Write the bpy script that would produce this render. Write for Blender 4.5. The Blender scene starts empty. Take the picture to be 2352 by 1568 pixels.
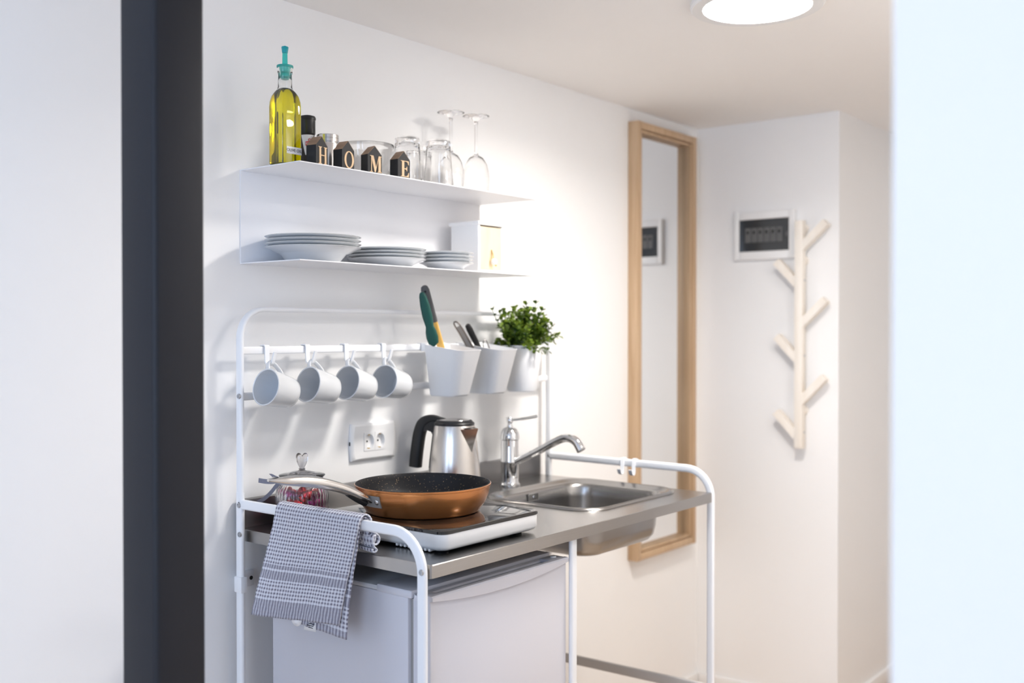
import bpy, bmesh, math, random
from mathutils import Vector, Matrix
from mathutils.geometry import tessellate_polygon
PI = math.pi
C = bpy.context.scene.collection
R = math.radians
random.seed(7)

# ------------------------------------------------------------------ helpers
class MB:
    def __init__(s):
        s.v = []; s.f = []; s.uv = None
    def add(s, vs, fs, M=None):
        b = len(s.v)
        s.v += [tuple(M @ Vector(p)) if M else tuple(p) for p in vs]
        s.f += [tuple(i + b for i in f) for f in fs]
        return s
    def addbm(s, bm, M=None):
        bm.verts.index_update()
        s.add([tuple(v.co) for v in bm.verts], [tuple(v.index for v in f.verts) for f in bm.faces], M)
        bm.free(); return s
    def box(s, x0, x1, y0, y1, z0, z1, bev=0.0, seg=2, M=None):
        bm = bmesh.new()
        bmesh.ops.create_cube(bm, size=1)
        for v in bm.verts:
            v.co = ((x0 + x1) / 2 + v.co.x * (x1 - x0), (y0 + y1) / 2 + v.co.y * (y1 - y0), (z0 + z1) / 2 + v.co.z * (z1 - z0))
        if bev > 0:
            bmesh.ops.bevel(bm, geom=bm.edges[:], offset=bev, segments=seg, profile=.5, affect='EDGES')
        return s.addbm(bm, M)
    def lathe(s, prof, n=48, M=None, rfun=None, close=False):
        vs = []; fs = []; m = len(prof)
        idx = []
        for (r, z) in prof:
            if r < 1e-6:
                idx.append([len(vs)] * n); vs.append((0, 0, z))
            else:
                row = []
                for i in range(n):
                    a = 2 * PI * i / n
                    q = r * (rfun(a, z) if rfun else 1)
                    row.append(len(vs)); vs.append((q * math.cos(a), q * math.sin(a), z))
                idx.append(row)
        rng = range(m if close else m - 1)
        for j in rng:
            A, B = idx[j], idx[(j + 1) % m]
            for i in range(n):
                k = (i + 1) % n
                f = []
                for q in (A[i], A[k], B[k], B[i]):
                    if q not in f: f.append(q)
                if len(f) > 2: fs.append(tuple(f))
        return s.add(vs, fs, M)
    def loft(s, loops, cap0=True, cap1=True, closed=True, M=None):
        n = len(loops[0]); vs = [p for l in loops for p in l]; fs = []
        for j in range(len(loops) - 1):
            for i in range(n if closed else n - 1):
                k = (i + 1) % n
                fs.append((j * n + i, j * n + k, (j + 1) * n + k, (j + 1) * n + i))
        if cap0: fs.append(tuple(reversed(range(n))))
        if cap1: fs.append(tuple(range((len(loops) - 1) * n, len(loops) * n)))
        return s.add(vs, fs, M)
    def sweep(s, path, sec, up=(0, 0, 1), scale=None, cap=True, M=None):
        """sweep a 2D section (list of (a,b)); b runs along `up` as far as possible"""
        P = [Vector(p) for p in path]; up = Vector(up); loops = []
        for i, p in enumerate(P):
            t = (P[min(i + 1, len(P) - 1)] - P[max(i - 1, 0)]).normalized()
            side = t.cross(up)
            if side.length < 1e-4: side = t.cross(Vector((0, 1, .01)))
            side.normalize(); b = side.cross(t).normalized()
            k = scale[i] if scale else 1
            kx, ky = (k if isinstance(k, tuple) else (k, k))
            loops.append([tuple(p + side * (a * kx) + b * (c * ky)) for a, c in sec])
        return s.loft(loops, cap, cap, True, M)
    def prism(s, poly, h0, h1, M=None):
        """polygon in the local xy plane extruded along z, then moved by M"""
        n = len(poly)
        vs = [(x, y, h0) for x, y in poly] + [(x, y, h1) for x, y in poly]
        tri = tessellate_polygon([[Vector((x, y, 0)) for x, y in poly]])
        fs = [(i, (i + 1) % n, n + (i + 1) % n, n + i) for i in range(n)]
        for t in tri: fs += [tuple(t), tuple(n + i for i in reversed(t))]
        return s.add(vs, fs, M)

def circ(r, n=16, ry=None, p=2.0):
    ry = r if ry is None else ry
    o = []
    for i in range(n):
        a = 2 * PI * i / n; c, q = math.cos(a), math.sin(a)
        o.append((math.copysign(abs(c) ** (2 / p), c) * r, math.copysign(abs(q) ** (2 / p), q) * ry))
    return o
def rrect(x0, x1, y0, y1, r, n=8):
    o = []
    for cx, cy, a0 in ((x1 - r, y1 - r, 0), (x0 + r, y1 - r, 90), (x0 + r, y0 + r, 180), (x1 - r, y0 + r, 270)):
        for i in range(n + 1):
            a = R(a0 + 90 * i / n); o.append((cx + r * math.cos(a), cy + r * math.sin(a)))
    return o
def arc(c, r, a0, a1, n, ax, ay):
    c = Vector(c); ax = Vector(ax); ay = Vector(ay)
    return [tuple(c + ax * (r * math.cos(R(a0 + (a1 - a0) * i / n))) + ay * (r * math.sin(R(a0 + (a1 - a0) * i / n)))) for i in range(n + 1)]
def spline(pts, n=8):
    P = [Vector(p) for p in pts]; o = []
    for i in range(len(P) - 1):
        p0, p1, p2, p3 = P[max(i - 1, 0)], P[i], P[i + 1], P[min(i + 2, len(P) - 1)]
        for k in range(n):
            t = k / n
            o.append(.5 * ((2 * p1) + (p2 - p0) * t + (2 * p0 - 5 * p1 + 4 * p2 - p3) * t * t + (3 * p1 - p0 - 3 * p2 + p3) * t ** 3))
    o.append(P[-1]); return o
def T(x=0, y=0, z=0): return Matrix.Translation((x, y, z))
def RX(a): return Matrix.Rotation(R(a), 4, 'X')
def RY(a): return Matrix.Rotation(R(a), 4, 'Y')
def RZ(a): return Matrix.Rotation(R(a), 4, 'Z')

def wpos(o):
    p = Vector((0, 0, 0))
    while o is not None: p += Vector(o.location); o = o.parent
    return p
def obj(name, mb, m, parent=None, ang=35, origin=None):
    """one mesh object from world-space geometry"""
    off = wpos(parent) if parent else Vector(origin or (0, 0, 0))
    me = bpy.data.meshes.new(name)
    me.from_pydata([(a - off.x, b - off.y, c - off.z) for a, b, c in mb.v], [], mb.f)
    bm = bmesh.new(); bm.from_mesh(me)
    bmesh.ops.recalc_face_normals(bm, faces=bm.faces[:]); bm.to_mesh(me); bm.free()
    if mb.uv:
        l = me.uv_layers.new(name='UVMap')
        for lp in me.loops: l.data[lp.index].uv = mb.uv[lp.vertex_index]
    me.materials.append(m)
    me.shade_smooth()
    me.set_sharp_from_angle(angle=R(ang))
    o = bpy.data.objects.new(name, me); C.objects.link(o)
    if parent: o.parent = parent
    elif origin: o.location = origin
    return o
def tag(o, label, cat, group=None):
    o['label'] = label; o['category'] = cat
    if group: o['group'] = group
    return o
def thing(name, label, cat, loc=(0, 0, 0), group=None):
    o = bpy.data.objects.new(name, None); C.objects.link(o); o.location = loc
    o.empty_display_size = .02
    return tag(o, label, cat, group)
def struct(name, mb, m, parent=None):
    o = obj(name, mb, m, parent)
    if not parent: o['kind'] = 'structure'
    return o
def dup(root, label=None, name=None):
    r = root.copy(); C.objects.link(r)
    if label: r['label'] = label
    for ch in list(root.children):
        c = ch.copy(); C.objects.link(c); c.parent = r
        for g in list(ch.children):
            d = g.copy(); C.objects.link(d); d.parent = c
    return r
def text_mb(txt, size, depth, M, spacing=1.0):
    cu = bpy.data.curves.new('lettering', 'FONT'); cu.body = txt; cu.size = size; cu.extrude = depth
    cu.align_x = 'CENTER'; cu.align_y = 'CENTER'; cu.space_character = spacing
    o = bpy.data.objects.new('lettering', cu); C.objects.link(o)
    bpy.context.view_layer.update()
    me = bpy.data.meshes.new_from_object(o.evaluated_get(bpy.context.evaluated_depsgraph_get()))
    mb = MB(); mb.add([tuple(v.co) for v in me.vertices], [tuple(p.vertices) for p in me.polygons], M)
    bpy.data.objects.remove(o); bpy.data.curves.remove(cu); bpy.data.meshes.remove(me)
    return mb

# ------------------------------------------------------------------ materials
def nt(name):
    m = bpy.data.materials.new(name); m.use_nodes = True
    t = m.node_tree; b = t.nodes['Principled BSDF']
    return m, t, b
def mat(name, col, rough=.5, metal=0.0, bump=0, bscale=40, spec=.5, coat=0, var=0, vscale=6, trans=0, ior=1.45, stretch=None, sss=0, alpha=1, bdist=.001):
    m, t, b = nt(name); N = t.nodes.new; L = t.links.new
    b.inputs['Base Color'].default_value = (*col, 1); b.inputs['Roughness'].default_value = rough
    b.inputs['Metallic'].default_value = metal; b.inputs['Specular IOR Level'].default_value = spec
    b.inputs['Coat Weight'].default_value = coat; b.inputs['Transmission Weight'].default_value = trans; b.inputs['IOR'].default_value = ior
    if sss:
        b.inputs['Subsurface Weight'].default_value = sss; b.inputs['Subsurface Radius'].default_value = (.01, .01, .01)
    tc = N('ShaderNodeTexCoord'); mp = N('ShaderNodeMapping'); L(tc.outputs['Object'], mp.inputs['Vector'])
    if stretch: mp.inputs['Scale'].default_value = stretch
    nz = N('ShaderNodeTexNoise'); nz.inputs['Scale'].default_value = vscale; nz.inputs['Detail'].default_value = 5
    L(mp.outputs[0], nz.inputs['Vector'])
    if var:
        mx = N('ShaderNodeMix'); mx.data_type = 'RGBA'
        mx.inputs['A'].default_value = (*[c * (1 - var) for c in col], 1); mx.inputs['B'].default_value = (*[min(1, c * (1 + var)) for c in col], 1)
        L(nz.outputs['Fac'], mx.inputs['Factor']); L(mx.outputs['Result'], b.inputs['Base Color'])
    if bump:
        n2 = N('ShaderNodeTexNoise'); n2.inputs['Scale'].default_value = bscale; n2.inputs['Detail'].default_value = 4
        L(mp.outputs[0], n2.inputs['Vector'])
        bp = N('ShaderNodeBump'); bp.inputs['Strength'].default_value = bump; bp.inputs['Distance'].default_value = bdist
        L(n2.outputs['Fac'], bp.inputs['Height']); L(bp.outputs[0], b.inputs['Normal'])
    return m
def wood(name, c1, c2, scale=(1, 1, .08), rough=.45, freq=30):
    m, t, b = nt(name); N = t.nodes.new; L = t.links.new
    tc = N('ShaderNodeTexCoord'); mp = N('ShaderNodeMapping'); L(tc.outputs['Object'], mp.inputs['Vector']); mp.inputs['Scale'].default_value = scale
    nz = N('ShaderNodeTexNoise'); nz.inputs['Scale'].default_value = freq; nz.inputs['Detail'].default_value = 6; nz.inputs['Distortion'].default_value = .8
    L(mp.outputs[0], nz.inputs['Vector'])
    cr = N('ShaderNodeValToRGB'); cr.color_ramp.elements[0].position = .3; cr.color_ramp.elements[1].position = .7
    cr.color_ramp.elements[0].color = (*c1, 1); cr.color_ramp.elements[1].color = (*c2, 1)
    L(nz.outputs['Fac'], cr.inputs[0]); L(cr.outputs[0], b.inputs['Base Color']); b.inputs['Roughness'].default_value = rough
    return m
def glass(name, col=(1, 1, 1), rough=0.0, ior=1.5):
    m, t, b = nt(name)
    b.inputs['Base Color'].default_value = (*col, 1); b.inputs['Transmission Weight'].default_value = 1
    b.inputs['Roughness'].default_value = rough; b.inputs['IOR'].default_value = ior
    return m
def emis(name, col, s):
    m, t, b = nt(name)
    b.inputs['Emission Color'].default_value = (*col, 1); b.inputs['Emission Strength'].default_value = s
    b.inputs['Base Color'].default_value = (.8, .8, .8, 1)
    return m

M_wall = mat('white wall paint', (.90, .895, .89), .7, bump=.12, bscale=90, var=.012, vscale=2)
M_ceil = mat('white ceiling paint', (.90, .875, .85), .8, bump=.08, bscale=60, var=.01)
M_part = mat('satin off-white partition paint', (.88, .845, .80), .55, var=.01)
M_floor = wood('oak laminate floor', (.50, .37, .26), (.66, .52, .39), (.25, 3, 1), .4, 9)
M_base = mat('white gloss skirting', (.88, .87, .86), .35, var=.01)
M_post = mat('dark blue grey steel coating', (.016, .017, .022), .5, metal=.15, spec=.35, bump=.15, bscale=25, var=.25, vscale=9, stretch=(1, 1, .12))
M_frame = mat('white powder coat', (.84, .85, .87), .28, var=.01, bump=.03, bscale=300)
M_steel = mat('brushed stainless', (.44, .425, .41), .22, metal=1, bump=.10, bscale=60, stretch=(1, 30, 30), var=.05, vscale=20)
M_splash = mat('splashback steel with painted dark reflection', (.25, .245, .245), .3, metal=1, bump=.06, bscale=60, stretch=(1, 30, 30), var=.05)  # base colour darkened: reflection of a dark room put into the steel tone
M_sink = mat('satin sink steel', (.38, .37, .36), .24, metal=1, bump=.05, bscale=300, var=.04)
M_screw = mat('zinc screw', (.5, .52, .55), .3, metal=1, var=.05)
M_dark = mat('dark void', (.01, .01, .01), .6)
M_chrome = mat('chrome', (.78, .79, .8), .05, metal=1, var=.01)
M_kettle = mat('brushed kettle steel', (.66, .63, .6), .24, metal=1, bump=.06, bscale=30, stretch=(60, 60, .6), var=.08, vscale=12)
M_hsteel = mat('polished handle steel', (.68, .66, .64), .2, metal=1, var=.03)
M_black = mat('black plastic', (.012, .012, .013), .38, var=.1)
M_blackgloss = mat('black ceramic glass', (.006, .006, .007), .03, spec=.8, coat=.3)
M_whitepl = mat('white plastic', (.88, .875, .87), .35, var=.01)
M_pot = mat('matte white pot plastic', (.92, .92, .93), .5, var=.01)
M_porc = mat('white porcelain', (.70, .72, .745), .12, coat=.4, var=.01)
M_plate = mat('glazed white plate', (.66, .68, .70), .15, coat=.3, var=.01)
M_shelf = mat('white lacquered sheet metal', (.84, .84, .86), .4, var=.01)
M_copper = mat('copper lacquer', (.60, .235, .07), .25, metal=.78, coat=.5, bump=.02, bscale=400, var=.06, vscale=10)
M_oak = wood('oak veneer', (.49, .325, .19), (.60, .43, .275), (1, 1, .06), .5, 40)
M_birch = wood('pale birch', (.86, .79, .70), (.93, .88, .81), (1, 1, .08), .5, 30)
M_ply = wood('pale pine panel', (.76, .58, .34), (.86, .70, .47), (.8, 1, .15), .5, 25)
M_roofw = wood('raw brown wood', (.25, .15, .09), (.40, .27, .18), (1, .3, 1), .7, 60)
M_blkw = mat('black painted wood', (.014, .014, .016), .6, bump=.25, bscale=120, var=.4, vscale=60)
M_tan = mat('plain wood letter', (.73, .51, .31), .6, var=.06, vscale=40)
M_glass = glass('clear glass'); M_oil = glass('olive oil', (.90, .78, .003), 0, 1.47)
M_ogl = glass('bottle glass', (.97, .98, .97), 0, 1.48)
M_teal = mat('translucent teal plastic', (.06, .72, .66), .2, trans=.72, ior=1.45)
M_tealcap = mat('solid teal plastic', (.01, .40, .46), .3, trans=.2)
M_smoke = glass('smoked grey glass', (.72, .71, .72), 0, 1.5)
M_smoke2 = glass('dark smoked lid glass', (.40, .39, .40), 0, 1.5)
M_label = mat('white paper label', (.84, .84, .86), .6, var=.01)
M_ink = mat('dark ink', (.02, .02, .025), .6)
M_red = mat('red label print', (.55, .02, .03), .5)
M_pepper = mat('peppercorns', (.02, .014, .01), .5, bump=.8, bscale=160, var=.6, vscale=160, bdist=.003)
M_green = mat('dark green silicone', (.003, .068, .054), .45, var=.08)
M_grey = mat('grey silicone handle', (.095, .095, .10), .55, var=.08)
M_yel = wood('yellow bamboo shaft', (.66, .38, .08), (.78, .50, .14), (1, 1, .1), .4, 60)
M_soil = mat('dark moss filling', (.02, .022, .012), .9, bump=.8, bscale=60)
M_stem = mat('green stem', (.06, .14, .02), .5)
M_ribbon = mat('grey satin ribbon', (.20, .20, .25), .45, bump=.3, bscale=500, var=.1, vscale=200)
M_redfoil = mat('red foil', (.5, .015, .03), .18, metal=.8, bump=.8, bscale=70, bdist=.006)
M_purfoil = mat('purple foil', (.27, .02, .14), .18, metal=.8, bump=.8, bscale=70, bdist=.006)
M_silfoil = mat('silver foil', (.75, .75, .8), .15, metal=1, bump=.8, bscale=70, bdist=.006)
M_bar = mat('grey painted bar', (.55, .53, .51), .45, var=.03)
M_grey2 = mat('grey lacquer steel', (.33, .32, .31), .45, metal=.2, var=.03)
M_fridge = mat('white fridge enamel', (.60, .595, .64), .35, bump=.04, bscale=250, var=.01)
M_fridgetop = mat('light grey fridge top plastic', (.60, .60, .62), .5, var=.02)
M_smokepl = mat('tinted breaker window', (.035, .04, .045), .12, spec=.6)
M_brkr = mat('grey breaker bodies', (.12, .12, .12), .5, var=.1)
M_brass = mat('brass contact', (.6, .42, .16), .35, metal=1)
M_hole = mat('socket hole', (.01, .02, .015), .6)
M_mirror = mat('silvered mirror', (.93, .935, .93), .0, metal=1)
M_cord = mat('tan cord', (.45, .28, .10), .8, bump=.3, bscale=400)
M_utgrey = mat('grey brushed utensil metal', (.24, .22, .21), .3, metal=1, var=.1)
M_frost = mat('pale blue adhesive tab', (.45, .5, .62), .5)
M_lamp = emis('lit lamp diffuser', (1, .965, .92), 35.0)
M_lamprim = mat('white lamp rim', (.82, .81, .80), .4)

def pan_inside():
    m, t, b = nt('speckled non-stick coating'); N = t.nodes.new; L = t.links.new
    b.inputs['Roughness'].default_value = .42; b.inputs['Specular IOR Level'].default_value = .25
    tc = N('ShaderNodeTexCoord'); vo = N('ShaderNodeTexVoronoi'); vo.inputs['Scale'].default_value = 480
    L(tc.outputs['Object'], vo.inputs['Vector'])
    sx = N('ShaderNodeSeparateColor'); L(vo.outputs['Color'], sx.inputs[0])
    th = N('ShaderNodeMath'); th.operation = 'MULTIPLY'; th.inputs[1].default_value = .29
    pw = N('ShaderNodeMath'); pw.operation = 'POWER'; pw.inputs[1].default_value = 6.0; L(sx.outputs['Red'], pw.inputs[0]); L(pw.outputs[0], th.inputs[0])
    lt = N('ShaderNodeMath'); lt.operation = 'LESS_THAN'; L(vo.outputs['Distance'], lt.inputs[0]); L(th.outputs[0], lt.inputs[1])
    mx = N('ShaderNodeMix'); mx.data_type = 'RGBA'; mx.inputs['A'].default_value = (.010, .010, .012, 1); mx.inputs['B'].default_value = (.75, .50, .25, 1)
    L(lt.outputs[0], mx.inputs['Factor']); L(mx.outputs['Result'], b.inputs['Base Color'])
    return m
M_panin = pan_inside()
def leafmat():
    m, t, b = nt('boxwood leaf'); N = t.nodes.new; L = t.links.new
    tc = N('ShaderNodeTexCoord'); nz = N('ShaderNodeTexNoise'); nz.inputs['Scale'].default_value = 45; nz.inputs['Detail'].default_value = 2
    L(tc.outputs['Object'], nz.inputs['Vector'])
    cr = N('ShaderNodeValToRGB'); cr.color_ramp.elements[0].position = .34; cr.color_ramp.elements[1].position = .66
    cr.color_ramp.elements[0].color = (.012, .052, .008, 1); cr.color_ramp.elements[1].color = (.25, .35, .035, 1)
    L(nz.outputs['Fac'], cr.inputs[0]); L(cr.outputs[0], b.inputs['Base Color'])
    b.inputs['Roughness'].default_value = .4
    tr = N('ShaderNodeBsdfTranslucent'); L(cr.outputs[0], tr.inputs['Color'])
    ms = N('ShaderNodeMixShader'); ms.inputs[0].default_value = .25
    L(b.outputs[0], ms.inputs[1]); L(tr.outputs[0], ms.inputs[2]); L(ms.outputs[0], t.nodes['Material Output'].inputs['Surface'])
    return m
M_leaf = leafmat()
def towelmat():
    m, t, b = nt('checked tea towel weave'); N = t.nodes.new; L = t.links.new
    uv = N('ShaderNodeUVMap'); uv.uv_map = 'UVMap'; sp = N('ShaderNodeSeparateXYZ'); L(uv.outputs[0], sp.inputs[0])
    def mth(op, a, b_=None, c=None):
        n = N('ShaderNodeMath'); n.operation = op
        for i, q in enumerate((a, b_, c)):
            if q is None: continue
            if isinstance(q, (int, float)): n.inputs[i].default_value = q
            else: L(q, n.inputs[i])
        return n.outputs[0]
    per = .0078
    def stripe(x):
        s = mth('SINE', mth('MULTIPLY', x, 2 * PI / per)); return mth('MULTIPLY_ADD', mth('SMOOTH_MIN', mth('SMOOTH_MAX', mth('MULTIPLY', s, 2.2), -1, .2), 1, .2), .5, .5)
    u, v = sp.outputs['X'], sp.outputs['Y']
    su, sv = stripe(mth('MULTIPLY', u, .98)), stripe(v)
    # solid bands near the hem: v is the distance below the top of the rail in metres
    def band(a, c): return mth('MULTIPLY', mth('GREATER_THAN', v, a), mth('LESS_THAN', v, c))
    bd = mth('MAXIMUM', mth('MAXIMUM', band(.131, .139), band(.1435, .161)), band(.2035, .30))
    lt = mth('MAXIMUM', band(.139, .1435), mth('MAXIMUM', band(.161, .1645), band(.200, .2035)))
    sv2 = mth('MULTIPLY', mth('MAXIMUM', sv, bd), mth('SUBTRACT', 1, lt))
    nz = N('ShaderNodeTexNoise'); nz.inputs['Scale'].default_value = 900; L(uv.outputs[0], nz.inputs['Vector'])
    fac = mth('ADD', mth('MULTIPLY', mth('MULTIPLY', mth('MULTIPLY', su, sv2), .56), mth('SUBTRACT', 1, mth('MULTIPLY', bd, .35))), mth('ADD', mth('MULTIPLY', mth('MAXIMUM', su, sv2), .25), mth('MULTIPLY', bd, .10)))
    fac = mth('ADD', fac, mth('MULTIPLY', mth('SUBTRACT', nz.outputs['Fac'], .5), .25))
    mx = N('ShaderNodeMix'); mx.data_type = 'RGBA'; mx.inputs['A'].default_value = (.75, .765, .84, 1); mx.inputs['B'].default_value = (.060, .045, .105, 1)
    L(fac, mx.inputs['Factor']); L(mx.outputs['Result'], b.inputs['Base Color'])
    b.inputs['Roughness'].default_value = .9; b.inputs['Specular IOR Level'].default_value = .1; b.inputs['Sheen Weight'].default_value = .2
    bp = N('ShaderNodeBump'); bp.inputs['Strength'].default_value = .6; bp.inputs['Distance'].default_value = .0012
    hh = mth('ADD', mth('ADD', su, sv), nz.outputs['Fac']); L(hh, bp.inputs['Height']); L(bp.outputs[0], b.inputs['Normal'])
    return m
M_towel = towelmat()

# ------------------------------------------------------------------ the room
WY = .03; CZ = 2.086; FX = 2.10
RX0, RY0, RZ1, HX = -2.7, -3.0, 2.45, 2.95          # window wall, rear wall, loft ceiling, end of the hall
struct('floor', MB().box(RX0, HX + .1, RY0, .15, -.1, 0), M_floor)
struct('wall_back', MB().box(RX0 - .1, FX + .1, WY, WY + .12, 0, RZ1), M_wall)
struct('wall_right', MB().box(FX, HX + .1, -.51, WY, 0, CZ), M_wall)
struct('ceiling', MB().box(-.62, HX + .1, RY0, WY, CZ, CZ + .12), M_ceil)
struct('wall_front', MB().box(-.40, HX + .1, -1.72, -1.60, 0, CZ), M_wall)
struct('wall_hall', MB().box(HX, HX + .1, -1.60, -.51, 0, CZ), M_wall)
struct('wall_partition', MB().box(-.50, -.40, RY0, -1.56, 0, CZ, .004), M_part)
struct('wall_loft', MB().box(-.66, -.62, RY0, WY, CZ, RZ1), M_wall)
struct('ceiling_loft', MB().box(RX0 - .1, -.62, RY0, WY, RZ1, RZ1 + .1), M_ceil)
struct('wall_rear', MB().box(RX0 - .1, -.40, RY0 - .1, RY0, 0, RZ1), M_wall)
# window wall behind the camera
wx = RX0 - .1; W0, W1, V0, V1 = -2.25, -.35, .45, 2.15
wl = MB().box(wx, RX0, RY0, W0, 0, RZ1).box(wx, RX0, W1, WY, 0, RZ1).box(wx, RX0, W0, W1, 0, V0).box(wx, RX0, W0, W1, V1, RZ1)
struct('wall_left', wl, M_wall)
wf = MB().box(wx + .03, wx + .08, W0, W0 + .06, V0, V1).box(wx + .03, wx + .08, W1 - .06, W1, V0, V1).box(wx + .03, wx + .08, W0 + .06, W1 - .06, V0, V0 + .06).box(wx + .03, wx + .08, W0 + .06, W1 - .06, V1 - .06, V1).box(wx + .03, wx + .08, -1.33, -1.27, V0 + .06, V1 - .06)
struct('window_1', wf, M_base)
def skirting(name, x0, x1, y0, y1): struct(name, MB().box(x0, x1, y0, y1, 0, .06, .004), M_base)
skirting('baseboard_back', RX0, FX, WY - .012, WY)
skirting('baseboard_right', FX - .012, FX, -.522, WY - .012)
skirting('baseboard_hall', FX - .012, HX, -.522, -.51)
skirting('baseboard_partition', -.512, -.50, RY0, -1.56)
# steel post
obj_post = obj('steel_post', MB().loft([[(x, y, z) for x, y in rrect(-.50, -.412, -.494, -.40, .009, 4)] for z in (0, RZ1)]), M_post)
tag(obj_post, 'dark blue grey square steel post rising from floor past the frame, in the foreground', 'post')
wall_light_grp = None

# ------------------------------------------------------------------ ceiling lamp
t = thing('ceiling_lamp', 'round flush white ceiling lamp, switched on', 'lamp', (.840, -.805, CZ))
obj('rim', MB().lathe([(.150, CZ), (.150, CZ - .010), (.146, CZ - .014), (.122, CZ - .014), (.122, CZ)], 64, T(.840, -.805)), M_lamprim, t)
obj('diffuser', MB().lathe([(0, CZ - .013), (.08, CZ - .0135), (.1218, CZ - .013), (.1218, CZ - .004), (0, CZ - .004)], 64, T(.840, -.805)), M_lamp, t)

# ------------------------------------------------------------------ mirror
mx0, mx1, mz0, mz1, my = 1.615, 2.020, .560, 2.040, -.010
t = thing('wall_mirror', 'tall narrow mirror in an oak frame hung on the back wall', 'mirror', (1.82, WY, mz0))
fr = MB()
def ring_frame(a, w, y0, b=.002):
    x0, x1, z0, z1 = mx0 + a, mx1 - a, mz0 + a, mz1 - a
    fr.box(x0, x0 + w, y0, WY, z0, z1, b).box(x1 - w, x1, y0, WY, z0, z1, b)
    fr.box(x0 + w, x1 - w, y0 + .0005, WY, z1 - w, z1 - .0005, b).box(x0 + w, x1 - w, y0 + .0005, WY, z0 + .0005, z0 + w, b)
ring_frame(0, .0245, my)
ring_frame(.0268, .0085, my + .006, .0012)       # inner lip behind a narrow groove
obj('frame', fr, M_oak, t)
obj('mirror_glass', MB().box(mx0 + .03, mx1 - .03, .0235, .0275, mz0 + .03, mz1 - .03), M_mirror, t)

# ------------------------------------------------------------------ fuse box on the far wall
t = thing('fuse_box', 'white electrical fuse box with dark tinted window on the far wall', 'fuse box', (FX, -.242, 1.59))
bx = FX - .018
y0, y1, z0, z1 = -.358, -.127, 1.590, 1.762; wy0, wy1, wz0, wz1 = -.336, -.146, 1.620, 1.734
fb = MB().box(bx, FX, y0, wy0, z0, z1, .003).box(bx, FX, wy1, y1, z0, z1, .003).box(bx, FX, wy0, wy1, z0, wz0, .003).box(bx, FX, wy0, wy1, wz1, z1, .003)
obj('housing', fb, M_whitepl, t)
win = obj('window', MB().box(FX - .012, FX - .009, wy0 - .002, wy1 + .002, wz0 - .002, wz1 + .002), M_smokepl, t)
for k in range(6):
    yy = -.310 + k * .024
    b_ = obj('breaker', MB().box(FX - .0135, FX - .012, yy, yy + .021, 1.652, 1.704, .0006), M_brkr, t)
    obj('toggle', MB().box(FX - .016, FX - .0135, yy + .006, yy + .014, 1.682, 1.694, .0008), M_dark, b_)
obj('latch', MB().lathe([(0, 0), (.010, 0), (.010, .003), (0, .004)], 16, T(FX - .012, -.332, 1.677) @ RY(-90)), M_grey, t)

# ------------------------------------------------------------------ coat rack
t = thing('hanging_coat_rack', 'pale birch branch-like coat rack with six pegs on the far wall', 'coat rack', (FX, -.386, .93))
px0, px1 = 2.046, 2.076
obj('upright', MB().box(px0, px1, -.402, -.373, .930, 1.716, .002), M_birch, t)
for z in (1.69, 1.58, 1.06):
    obj('wall_spacer', MB().lathe([(0, 0), (.016, 0), (.016, .024), (0, .024)], 20, T(px1, -.388, z) @ RY(90)), M_birch, t)
def peg(ya, za, yb, zb):
    d = Vector((0, yb - ya, zb - za)); L_ = d.length; d.normalize(); nrm = Vector((1, 0, 0)).cross(d)
    loops = []
    for q in (0, L_):
        c = Vector((0, ya, za)) + d * q
        loops.append([tuple(c + nrm * a + Vector((x, 0, 0))) for a, x in ((-.013, px0 + .001), (.013, px0 + .001), (.013, px1 - .001), (-.013, px1 - .001))])
    return MB().loft(loops)
for ya, za, yb, zb in ((-.392, 1.622, -.482, 1.705), (-.392, 1.357, -.480, 1.442), (-.392, 1.092, -.477, 1.178), (-.380, 1.498, -.303, 1.578), (-.380, 1.238, -.305, 1.316), (-.380, .972, -.303, 1.052)):
    obj('peg', peg(ya, za, yb, zb), M_birch, t)
for z in (1.51, 1.25, .985):
    obj('screw', MB().lathe([(0, .0012), (.004, .0012), (.004, 0)], 12, T(2.066, -.402, z) @ RX(90)), M_screw, t)

# ------------------------------------------------------------------ kitchen stand
SEC = [(a, b) for a, b in rrect(-.006, .006, -.0105, .0105, .0055, 4)]       # a: thickness across the frame, b: in the frame's plane
def screw(p, axis='X'):
    M = T(*p) @ (RY(-90) if axis == 'X' else RX(90))
    return MB().lathe([(0, .0008), (.0025, .0008), (.003, .002), (.0050, .0022), (.0058, .001), (.0058, 0)], 18, M)
t = stand = thing('kitchen_stand', 'white tubular metal stand of a mini kitchen with tall back frame', 'kitchen stand', (.56, -.28, 0))
YB = -.012; YF = -.548; ZR = .967
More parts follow.
